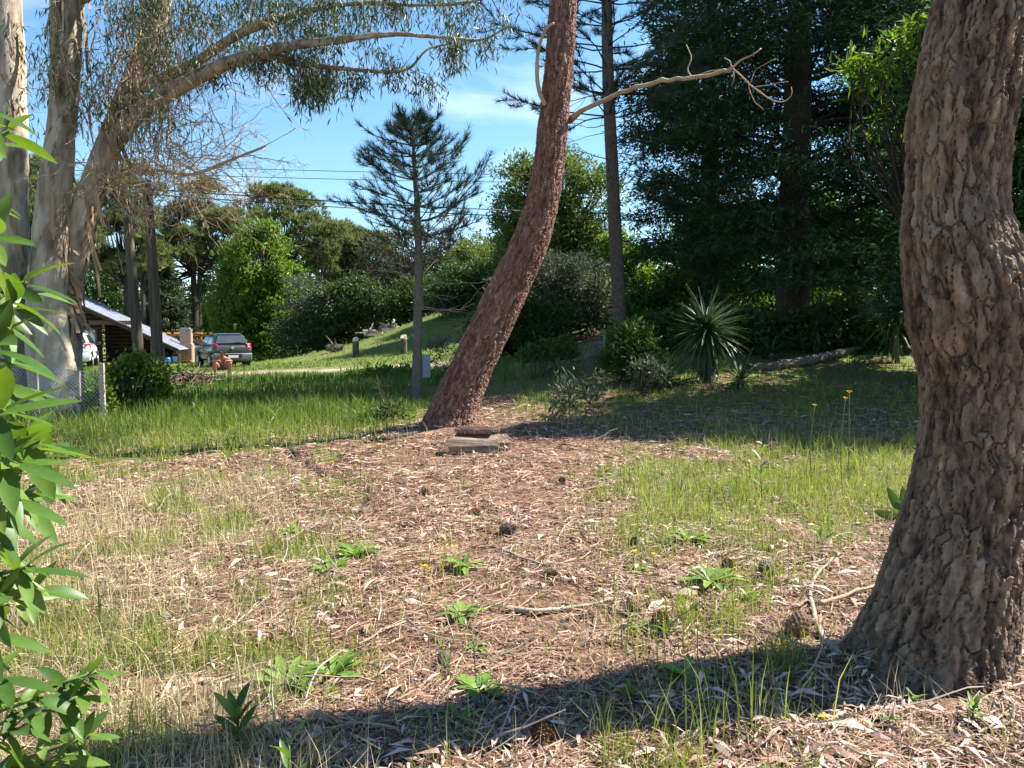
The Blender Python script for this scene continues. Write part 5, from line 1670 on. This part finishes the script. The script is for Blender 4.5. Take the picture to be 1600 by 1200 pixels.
def meter_box():
    base = gp(666, 612)
    D = base[1]
    t = thing('meter_box', 'grey electric meter box on a short wooden post beside the young pine', 'meter box', base)
    k = D / 1200
    mb = MB()
    c = at(655.5, 590, D)
    z0, z1 = base[2] - 0.1, at(0, 553, D)[2]
    box(mb, (c[0], D, (z0 + z1) / 2), (0.11, 0.11, z1 - z0))
    part('post', mb, M['pole_wood'], t)
    b0 = at(664, 572, D - 0.1)
    mb = MB()
    box(mb, (b0[0] + 0.02, D - 0.04, b0[2]), (12 * k, 0.16, 36 * k), 0.25)
    bo = part('box', mb, M['box_grey'], t)
    mb = MB()
    box(mb, (b0[0] + 0.02 + 0.02, D - 0.125, b0[2]), (9.5 * k, 0.012, 33 * k), 0.25)
    dr = part('door', mb, M['box_grey'], bo, world=False)
    dr.location = -Vector(t.location)
meter_box()

def small_sign():
    base = gp(952, 548)
    D = base[1]
    k = D / 1200
    t = thing('service_box', 'dark service box with a pale side post at the foot of the slim pine', 'service box', base)
    mb = MB()
    box(mb, (base[0] + 0.03, D, base[2] + 15 * k), (15 * k, 0.2, 30 * k))
    part('box', mb, M['bark_dark'], t)
    mb = MB()
    box(mb, (base[0] - 8 * k, D - 0.06, base[2] + 14 * k), (3.5 * k, 0.05, 32 * k))
    part('side_post', mb, M['post_pale'], t)
    mb = MB()
    box(mb, (base[0] + 0.03, D, base[2] + 31 * k), (17 * k, 0.26, 0.03))
    part('lid', mb, M['bark_grey'], t)
small_sign()

def lamp_post():
    base = gp(408, 549)
    D = base[1]
    k = D / 1200
    t = thing('lamp_post', 'slim pale garden lamp post right of the grey car', 'lamp post', base)
    mb = MB()
    tube(mb, [base - (0, 0, 0.05), base + (-0.05, 0, 38 * k)], [0.05, 0.04], 8)
    part('post', mb, M['post_pale'], t)
    mb = MB()
    c = base + np.array([-0.05, 0, 40 * k])
    tube(mb, [c - (0, 0, 0.1), c, c + (0, 0, 0.1), c + (0, 0, 0.14)], [0.07, 0.11, 0.10, 0.03], 10)
    part('lamp_head', mb, M['galv'], t)
lamp_post()

# ------------------------------------------------------------------ wire fence
def wire_fence():
    D = 12.35
    xa, xb = at(-30, 660, D)[0], at(172, 660, D)[0]
    t = thing('wire_fence', 'low diamond wire fence in front of the gum tree', 'fence', gxy(xb, D))
    H = 0.86
    mb = MB()
    sp = 0.062
    def pt(x, h):
        return np.array([x, D + 0.02 * math.sin(x * 9), float(hgt(x, D)) + 0.02 + h])
    n = int((xb - xa + H) / sp)
    for i in range(n):
        for s in (1, -1):
            x0 = xa - H + i * sp if s == 1 else xa + i * sp + 0.0
            P = []
            for h in np.linspace(0, H, 9):
                x = x0 + h if s == 1 else x0 + H - h - H * 0
                if xa <= x <= xb:
                    P.append(pt(x, h * (1 + 0.05 * math.sin(x * 2.3))))
            if len(P) > 1:
                tube(mb, P, np.full(len(P), 0.0032), 3, False)
    for h in (0.02, H):
        xs = np.linspace(xa, xb, 20)
        tube(mb, [pt(x, h * (1 + 0.05 * math.sin(x * 2.3))) for x in xs], np.full(20, 0.004), 4)
    m_ = part('wire_mesh', mb, M['galv'], t)
    m_['kind'] = 'stuff'
    for a, hh in ((54, 0.98), (158, 1.0), (-28, 0.95), (120, 0.9)):
        x = at(a, 640, D)[0]
        mb = MB()
        g0 = gxy(x, D + 0.06)
        box(mb, g0 + (0, 0, hh / 2 - 0.05), (0.07, 0.07, hh + 0.1), 0.2)
        part('fence_post', mb, M['post_pale'], t)
wire_fence()

# ------------------------------------------------------------------ brush pile
def brush_pile():
    c = gp(290, 606)
    rg = rng_of(1201)
    mb = MB()
    for k in range(420):
        a, r = rg.uniform(0, 6.28), abs(rg.normal(0, 0.55))
        h = max(0, 0.42 * (1 - r / 1.3)) * rg.uniform(0.2, 1.0)
        p = c + np.array([math.cos(a) * r * 1.2, math.sin(a) * r * 0.8, 0])
        p[2] = float(hgt(p[0], p[1])) + h + 0.03
        b = rg.uniform(0, 6.28)
        tube(mb, walk(rg, p, (math.cos(b), math.sin(b), rg.normal(0, 0.25)), rg.uniform(0.25, 0.8), 4, 0.4, -0.06), np.linspace(0.016, 0.006, 5) * rg.uniform(0.6, 1.4), 4)
    o = solo('brush_pile', mb, M['brush'], 'low pile of dry brown brushwood right of the poles', 'brush pile', c)
    o['kind'] = 'stuff'
brush_pile()
# ------------------------------------------------------------------ cabin
HD = 58.0
def build_cabin():
    P = at(276, 543, HD)
    gz = -1.1
    t = thing('log_cabin', 'dark brown log cabin with a sloping grey metal roof', 'cabin', (P[0], P[1], gz), None, rad(14))
    eave = P[2] - gz
    S = HD / 1200 * 1.03
    sl = 0.5
    ridge_u = -11.5
    def zr(u):
        return eave - sl * u if u > ridge_u else eave - sl * ridge_u - sl * (ridge_u - u)
    # roof: sheets side by side
    L = 8.5
    def slab(u0, u1, v0, v1, th, name, m, parent):
        mb = MB()
        v = []
        for (u, vv) in ((u0, v0), (u1, v0), (u1, v1), (u0, v1)):
            v.append((u, vv, zr(u) - th))
        for (u, vv) in ((u0, v0), (u1, v0), (u1, v1), (u0, v1)):
            v.append((u, vv, zr(u)))
        hexa(mb, v)
        return part(name, mb, m, parent, world=False)
    rf = slab(ridge_u, 0.25, -0.5, L, 0.05, 'roof', M['roof_metal'], t)
    for k in range(12):
        v0 = -0.5 + k * (L + 0.5) / 12
        mb = MB()
        hexa(mb, [(u, v, zr(u) + dz) for dz in (0.002, 0.035) for (u, v) in ((ridge_u, v0), (0.25, v0), (0.25, v0 + 0.05), (ridge_u, v0 + 0.05))])
        part('roof_seam', mb, M['roof_metal'], rf, world=False)
    slab(ridge_u - 5, ridge_u, -0.5, L, 0.05, 'roof', M['roof_metal'], t)
    mb = MB()
    hexa(mb, [(u, v, zr(u) - dz) for dz in (0.34, 0.055) for (u, v) in ((ridge_u, -0.46), (0.15, -0.46), (0.15, -0.38), (ridge_u, -0.38))])
    part('fascia_board', mb, M['log_brown'], t, world=False)
    # log walls
    def log_wall(u0, u1, v, z1fun, r=0.14, m='log_brown'):
        z = r
        while z < 6:
            a, b = u0, u1
            # keep each course under the roof
            while b > a and z + r > z1fun(b):
                b -= 0.1
            if b - a < 0.3:
                break
            mb = MB()
            tube(mb, [(a, v, z), ((a + b) / 2, v, z), (b, v, z)], [r * 1.04] * 3, 8)
            part('log', mb, M[m], t, True, world=False)
            z += 2 * r
    under = lambda u: zr(u) - 0.1
    log_wall(-9.6, -5.1, 0.0, under)
    log_wall(-14.5, -10.2, 0.0, under)
    log_wall(-5.4, -2.9, 2.2, under)
    # cross wall with pale log ends
    for k in range(8):
        z = 0.14 + 0.28 * k
        if z > zr(-2.9) - 0.25:
            break
        mb = MB()
        tube(mb, [(-2.9, -0.15, z), (-2.9, 3.0, z), (-2.9, L - 0.3, z)], [0.145] * 3, 8)
        lg = part('log', mb, M['log_brown'], t, True, world=False)
        mb = MB()
        tube(mb, [(-2.9, -0.17, z), (-2.9, -0.152, z)], [0.13, 0.135], 10)
        part('log_end', mb, M['log_end'], lg, world=False)
    # window
    mb = MB()
    for (cx, cz, sx, sz) in ((-6.25, 2.3, 0.12, 1.2), (-5.45, 2.3, 0.12, 1.2), (-5.85, 2.85, 0.92, 0.12), (-5.85, 1.75, 0.92, 0.12)):
        box(mb, (cx, -0.20, cz), (sx, 0.12, sz))
    w = part('window', mb, M['log_red'], t, world=False)
    mb = MB()
    box(mb, (-5.85, -0.19, 2.3), (0.7, 0.03, 1.0))
    part('pane', mb, M['white_paint'], w, world=False)
    # beam and porch posts of the lean-to
    mb = MB()
    box(mb, (-4.4, -0.1, 3.35), (3.0, 0.16, 0.3))
    part('beam', mb, M['log_red'], t, world=False)
    for u in (-1.75, -0.9, -0.1):
        mb = MB()
        box(mb, (u, 0.0, (zr(u) - 0.06) / 2), (0.13, 0.13, zr(u) - 0.1))
        part('porch_post', mb, M['log_red'], t, world=False)
    # slanting rail of boards before the window
    for k in range(6):
        mb = MB()
        box(mb, (-6.6 + 0.05 * k, -1.5, 0.6 + 0.24 * k), (2.2, 0.05, 0.13), 0.0, 0.03)
        part('rail_board', mb, M['log_brown'], t, world=False)
    for u in (-7.6, -5.6):
        mb = MB()
        box(mb, (u, -1.45, 0.95), (0.1, 0.1, 1.95), 0, 0.15)
        part('rail_post', mb, M['pole_wood'], t, world=False)
build_cabin()

def build_barbecue():
    D = 62
    P = at(290, 572, D)
    gz = float(hgt(P[0], D))
    k = D / 1200
    t = thing('brick_barbecue', 'brick barbecue with a tall square chimney behind the grey car', 'barbecue', (P[0], D, gz), None, 0.15)
    rg = rng_of(5)
    z_top = at(290, 516, D)[2] - gz
    mb = MB()
    box(mb, (0, 0, 0.95), (23 * k - 0.05, 0.75, 1.55))
    box(mb, (0.1, 0, 1.72 + (z_top - 1.72) / 2), (16 * k - 0.05, 0.55, z_top - 1.72))
    body = part('core', mb, M['mortar'], t, world=False)
    bw, bh = 0.30, 0.115
    def courses(cx, w, dy, z0, z1):
        nz = int((z1 - z0) / bh)
        nx = max(2, int(round(w / bw)))
        for i in range(nz):
            for j in range(nx):
                ww = w / nx
                x = cx - w / 2 + ww * (j + 0.5)
                m_ = MB()
                box(m_, (x, -dy / 2 - 0.0, z0 + bh * (i + 0.5)), (ww - 0.025, 0.07, bh - 0.022))
                part('brick', m_, M['brick'], t, world=False)
            m_ = MB()
            box(m_, (cx + w / 2, 0, z0 + bh * (i + 0.5)), (0.07, dy - 0.08, bh - 0.022))
            part('brick', m_, M['brick'], t, world=False)
    courses(0, 23 * k, 0.75, 0.2, 1.72)
    courses(0.1, 16 * k, 0.55, 1.74, z_top)
    mb = MB()
    box(mb, (0.1, 0, z_top + 0.08), (17 * k, 0.7, 0.06))
    box(mb, (0.1, 0, z_top + 0.16), (12 * k, 0.5, 0.10))
    part('chimney_cap', mb, M['galv'], t, world=False)
    mb = MB()
    box(mb, (0.05, -0.6, 0.35), (20 * k, 0.5, 0.08))
    sh = part('shelf', mb, M['orange_wood'], t, world=False)
    mb = MB()
    box(mb, (-0.35, -0.6, 0.1), (0.1, 0.4, 0.45))
    part('leg', mb, M['white_paint'], t, world=False)
build_barbecue()

def garden_wall(label, a, b, D, y0, y1):
    p, q = at(a, y0, D), at(b, y0, D)
    gz = float(hgt((p[0] + q[0]) / 2, D)) - 0.2
    z1 = at(a, y0, D)[2]
    mb = MB()
    c = np.array([(p[0] + q[0]) / 2, D, (gz + z1) / 2])
    box(mb, c, (q[0] - p[0], 0.2, z1 - gz))
    t = thing('garden_wall', label, 'wall', (c[0], D, gz))
    part('wall_face', mb, M['white_paint'], t)
    mb = MB()
    box(mb, (c[0], D, z1 + 0.03), (q[0] - p[0] + 0.1, 0.28, 0.06))
    part('coping', mb, M['mortar'], t)
garden_wall('white garden wall behind the cabin porch and car', 222, 335, 66, 540, 575)

def pergola():
    D = 64
    a, b = at(222, 528, D), at(345, 528, D)
    gz = float(hgt((a[0] + b[0]) / 2, D))
    t = thing('pergola', 'orange timber pergola above the white garden wall', 'pergola', (a[0], D, gz))
    for z in (at(0, 524, D)[2], at(0, 532, D)[2]):
        mb = MB()
        box(mb, ((a[0] + b[0]) / 2, D, z), (b[0] - a[0], 0.12, 0.16))
        part('beam', mb, M['orange_wood'], t)
    for f in np.linspace(0.02, 0.98, 5):
        x = a[0] + (b[0] - a[0]) * f
        mb = MB()
        zt = at(0, 522, D)[2]
        box(mb, (x, D + 0.14, (gz + zt) / 2), (0.14, 0.14, zt - gz))
        part('post', mb, M['orange_wood'], t)
    for f in np.linspace(0.0, 1, 13):
        x = a[0] + (b[0] - a[0]) * f
        mb = MB()
        box(mb, (x, D + 1.2, at(0, 521.5, D)[2] + 0.06), (0.08, 2.8, 0.1))
        part('rafter', mb, M['orange_wood'], t)
pergola()

def porch_things():
    p = at(262, 573, 56.5)
    g0 = gxy(p[0], 56.5)
    mb = MB()
    tube(mb, [g0, g0 + (0, 0, 0.1), g0 + (0, 0, 0.45), g0 + (0, 0, 0.8), g0 + (0, 0, 0.86)], [0.19, 0.22, 0.24, 0.22, 0.18], 14)
    for z in (0.28, 0.58):
        tube(mb, [g0 + (0, 0, z), g0 + (0, 0, z + 0.05)], [0.25, 0.25], 14)
    solo('plastic_drum', mb, M['blue_plastic'], 'blue plastic drum standing under the cabin porch', 'drum', g0)
    p = at(275, 572, 57)
    g0 = gxy(p[0] + 0.05, 57)
    t = thing('iron_stove', 'black iron stove between the porch post and the barbecue', 'stove', g0)
    mb = MB()
    box(mb, g0 + (0, 0, 0.75), (0.5, 0.45, 0.75))
    part('firebox', mb, M['black'], t)
    mb = MB()
    box(mb, g0 + (0, -0.24, 0.72), (0.36, 0.03, 0.4))
    part('door', mb, M['galv'], t)
    for s in (-0.2, 0.2):
        for r_ in (-0.18, 0.18):
            mb = MB()
            box(mb, g0 + (s, r_, 0.18), (0.05, 0.05, 0.4))
            part('leg', mb, M['black'], t)
    mb = MB()
    tube(mb, [g0 + (0, 0, 1.12), g0 + (0, 0, 1.35)], [0.07, 0.07], 10)
    part('flue', mb, M['black'], t)
porch_things()

# ------------------------------------------------------------------ cars
def bevel(o, w, seg=3):
    b = o.modifiers.new('bevel', 'BEVEL')
    b.width = w
    b.segments = seg
    b.limit_method = 'ANGLE'
    b.angle_limit = rad(25)
    for p_ in o.data.polygons:
        p_.use_smooth = True

def car(name, label, loc, rz, paint, bump):
    t = thing(name, label, 'car', loc, None, rz)
    # lower body: rear at -Y
    mb = MB()
    W = 0.82
    hexa(mb, [(-W + .06, -1.80, .26), (W - .06, -1.80, .26), (W - .06, 1.78, .26), (-W + .06, 1.78, .26), (-W, -1.84, .62), (W, -1.84, .62), (W, 1.86, .60), (-W, 1.86, .60)])
    hexa(mb, [(-W, -1.84, .60), (W, -1.84, .60), (W, 1.84, .58), (-W, 1.84, .58), (-W + .05, -1.80, .98), (W - .05, -1.80, .98), (W - .06, 1.15, .96), (-W + .06, 1.15, .96)])
    b = part('body', mb, M[paint], t, world=False)
    bevel(b, 0.13, 4)
    mb = MB()
    hexa(mb, [(-W + .05, -1.78, .95), (W - .05, -1.78, .95), (W - .05, 1.0, .95), (-W + .05, 1.0, .95), (-.55, -1.36, 1.47), (.55, -1.36, 1.47), (.55, -0.05, 1.48), (-.55, -0.05, 1.48)])
    r = part('roof', mb, M[paint], t, world=False)
    bevel(r, 0.15, 5)
    def lerp(a, b_, f):
        return np.asarray(a) * (1 - f) + np.asarray(b_) * f
    # rear window on the sloping hatch
    mb = MB()
    def rear(x, f, o):
        y = -1.78 + 0.42 * f
        z = 0.95 + 0.52 * f
        return (x, y - 0.02 - 0.78 * o, z + 0.015 + 0.63 * o)
    v = [rear(-.64, .14, o) if i == 0 else None for i, o in enumerate(())]
    v8 = [rear(-.66, .16, .0), rear(.66, .16, .0), rear(.50, .80, .0), rear(-.50, .80, .0), rear(-.66, .16, .012), rear(.66, .16, .012), rear(.50, .80, .012), rear(-.50, .80, .012)]
    mb.add(v8, BOXQ)
    rw = part('rear_window', mb, M['car_glass'], t, world=False)
    mb = MB()
    tube(mb, [rear(-.02, .16, .03), rear(.2, .2, .03), rear(.42, .22, .03)], [.014, .012, .008], 6)
    part('wiper', mb, M['black'], rw, world=False)
    mb = MB()
    hexa(mb, [(-.46, -1.45, 1.40), (.46, -1.45, 1.40), (.46, -1.30, 1.42), (-.46, -1.30, 1.42), (-.46, -1.49, 1.43), (.46, -1.49, 1.43), (.46, -1.28, 1.475), (-.46, -1.28, 1.475)])
    part('spoiler', mb, M[paint], t, world=False)
    # side windows: two on each side
    for s in (-1, 1):
        def side(y, f, o):
            yy = y
            return (s * (W - .045 - 0.22 * f + 0.92 * o), yy, 0.95 + 0.52 * f + 0.3 * o)
        for (y0, y1, y2, y3) in ((-1.42, -0.50, -0.50, -1.22), (-0.42, 0.78, 0.14, -0.42)):
            mb = MB()
            q8 = [side(y0, .12, 0), side(y1, .12, 0), side(y2, .84, 0), side(y3, .84, 0), side(y0, .12, .012), side(y1, .12, .012), side(y2, .84, .012), side(y3, .84, .012)]
            mb.add(q8, BOXQ)
            part('side_window', mb, M['car_glass'], t, world=False)
        for y in (-1.18, 1.18):
            mb = MB()
            tube(mb, [(s * .60, y, .30), (s * .80, y, .30), (s * .825, y, .30)], [.30, .30, .26], 20)
            w_ = part('wheel', mb, M['rubber'], t, world=False)
            mb = MB()
            tube(mb, [(s * .80, y, .30), (s * .835, y, .30)], [.19, .17], 16)
            part('rim', mb, M['alloy'], w_, world=False)
            mb = MB()
            tube(mb, [(s * .70, y, .34), (s * .826, y, .34)], [.37, .37], 22)
            part('wheel_arch', mb, M['black'], t, world=False)
        mb = MB()
        box(mb, (s * .91, 0.62, 1.0), (.18, .12, .14))
        mr = part('mirror', mb, M['black'], t, world=False)
        bevel(mr, 0.03, 2)
        mb = MB()
        box(mb, (s * .822, -0.62, .82), (.03, .20, .04))
        part('door_handle', mb, M['chrome'], t, world=False)
        mb = MB()
        hexa(mb, [(s * .56, -1.83, .70), (s * .83, -1.72, .70), (s * .83, -1.62, .70), (s * .56, -1.70, .70), (s * .62, -1.83, 1.02), (s * .80, -1.70, 1.06), (s * .78, -1.56, 1.06), (s * .6, -1.68, 1.02)])
        tl = part('tail_light', mb, M['red_lens'], t, world=False)
        bevel(tl, 0.025, 2)
    mb = MB()
    hexa(mb, [(-W + .02, -1.90, .30), (W - .02, -1.90, .30), (W - .02, -1.70, .30), (-W + .02, -1.70, .30), (-W + .01, -1.91, .62), (W - .01, -1.91, .62), (W - .01, -1.70, .64), (-W + .01, -1.70, .64)])
    bb = part('rear_bumper', mb, M[bump], t, world=False)
    bevel(bb, 0.06)
    mb = MB()
    box(mb, (0, -1.915, .53), (.74, .02, .13))
    part('plate_recess', mb, M['black'], bb, world=False)
    mb = MB()
    box(mb, (0, -1.932, .49), (.42, .012, .11))
    part('number_plate', mb, M['plate'], t, world=False)
    mb = MB()
    tube(mb, [(0, -1.835, .86), (0, -1.86, .86)], [.065, .06], 16)
    part('emblem', mb, M['chrome'], t, world=False)
    mb = MB()
    tube(mb, [(0, -1.2, 1.46), (0, -1.3, 1.62)], [.008, .005], 5)
    part('antenna', mb, M['black'], t, world=False)
    return t

def cars():
    c = gd(349, 34.2)
    view = math.atan2(-(c[0]), c[1])
    car('parked_car', 'dark grey hatchback parked with its rear towards the track', (c[0], c[1], c[2]), view + rad(13), 'grey_car', 'bumper_grey')
    c = gd(118, 33.5)
    view = math.atan2(-(c[0]), c[1])
    car('parked_car', 'white car mostly hidden behind the gum tree trunk', (c[0], c[1], c[2]), view - rad(6), 'white_car', 'white_car')
cars()

# ------------------------------------------------------------------ crouching person
def skin_obj(name, verts, edges, radii, root, m, parent, levels=2):
    me = bpy.data.meshes.new(name)
    me.from_pydata([tuple(map(float, v)) for v in verts], edges, [])
    o = link(name, me, m, parent)
    sk = o.modifiers.new('skin', 'SKIN')
    sk.use_smooth_shade = True
    for i, r in enumerate(radii):
        me.skin_vertices[0].data[i].radius = (r, r) if not isinstance(r, tuple) else r
        me.skin_vertices[0].data[i].use_root = (i == root)
    sb = o.modifiers.new('sub', 'SUBSURF')
    sb.levels = levels
    sb.render_levels = levels
    return o

def person():
    g0 = gp(347, 585)
    t = thing('person', 'person crouching on the track behind the grey car, head bowed, arms on knees', 'person', g0, None, 0.45)
    V, E, Rd = [], [], []
    def v(p, r, link_to=None):
        V.append(p)
        Rd.append(r)
        if link_to is not None:
            E.append((link_to, len(V) - 1))
        return len(V) - 1
    pel = v((0, .14, .26), .135)
    sp = v((0, .14, .40), .125, pel)
    ch = v((0, .06, .54), .145, sp)
    nk = v((0, -.05, .64), .06, ch)
    hd0 = v((0, -.10, .69), .075, nk)
    hd = v((0, -.15, .74), .10, hd0)
    hd2 = v((0, -.18, .80), .075, hd)
    no = v((0, -.26, .70), .02, hd)
    for s in (-1, 1):
        ea = v((s * .075, -.12, .725), .014, hd)
        hp = v((s * .12, .10, .25), .11, pel)
        th = v((s * .20, -.08, .37), .095, hp)
        kn = v((s * .26, -.26, .42), .068, th)
        cf = v((s * .25, -.14, .24), .062, kn)
        an = v((s * .21, -.03, .08), .04, cf)
        to = v((s * .24, -.15, .035), .042, an)
        t2 = v((s * .26, -.23, .025), .03, to)
        sh = v((s * .17, .03, .55), .07, ch)
        ua = v((s * .28, -.05, .47), .055, sh)
        el = v((s * .31, -.20, .46), .045, ua)
        wr = v((s * .17, -.32, .49), .032, el)
        pm = v((s * .11, -.35, .48), .035, wr)
        for k in range(4):
            f1 = v((s * (.075 - .002 * k), -.365 + .016 * k, .47 - .004 * k), .010, pm)
            v((s * (.045 + .004 * k), -.36 + .018 * k, .445), .008, f1)
        th1 = v((s * .105, -.33, .515), .011, pm)
        v((s * .08, -.325, .53), .009, th1)
    skin_obj('body', V, E, Rd, 0, M['skin'], t)
    # hair cap
    mb = MB()
    rg = rng_of(3)
    n = 420
    d = rsphere(rg, n)
    d[:, 2] = np.abs(d[:, 2])
    c = np.array([0, -.135, .765]) + d * np.array([.098, .105, .09])
    leaves(mb, c, d * np.array([1, 1, 0.2]) + np.array([0, 0.4, -0.5]), 0.07, 0.02, rg, 0.1, 0.2, d)
    part('hair', mb, M['hair'], t, world=False)
    # shorts follow hips and thighs
    V2 = [(0, .14, .25), (0, .14, .36)]
    E2 = [(0, 1)]
    R2 = [.145, .14]
    for s in (-1, 1):
        V2 += [(s * .12, .10, .25), (s * .17, -.01, .325)]
        n0 = len(V2)
        E2 += [(0, n0 - 2), (n0 - 2, n0 - 1)]
        R2 += [.125, .115]
    skin_obj('shorts', V2, E2, R2, 0, M['shorts'], t)
    for s in (-1, 1):
        mb = MB()
        tube(mb, catmull([(s * .205, .01, .03), (s * .235, -.12, .035), (s * .265, -.25, .02)], 8), [.03, .045, .05, .052, .052, .05, .042, .02], 8)
        part('shoe', mb, M['black'], t, True, world=False)
person()
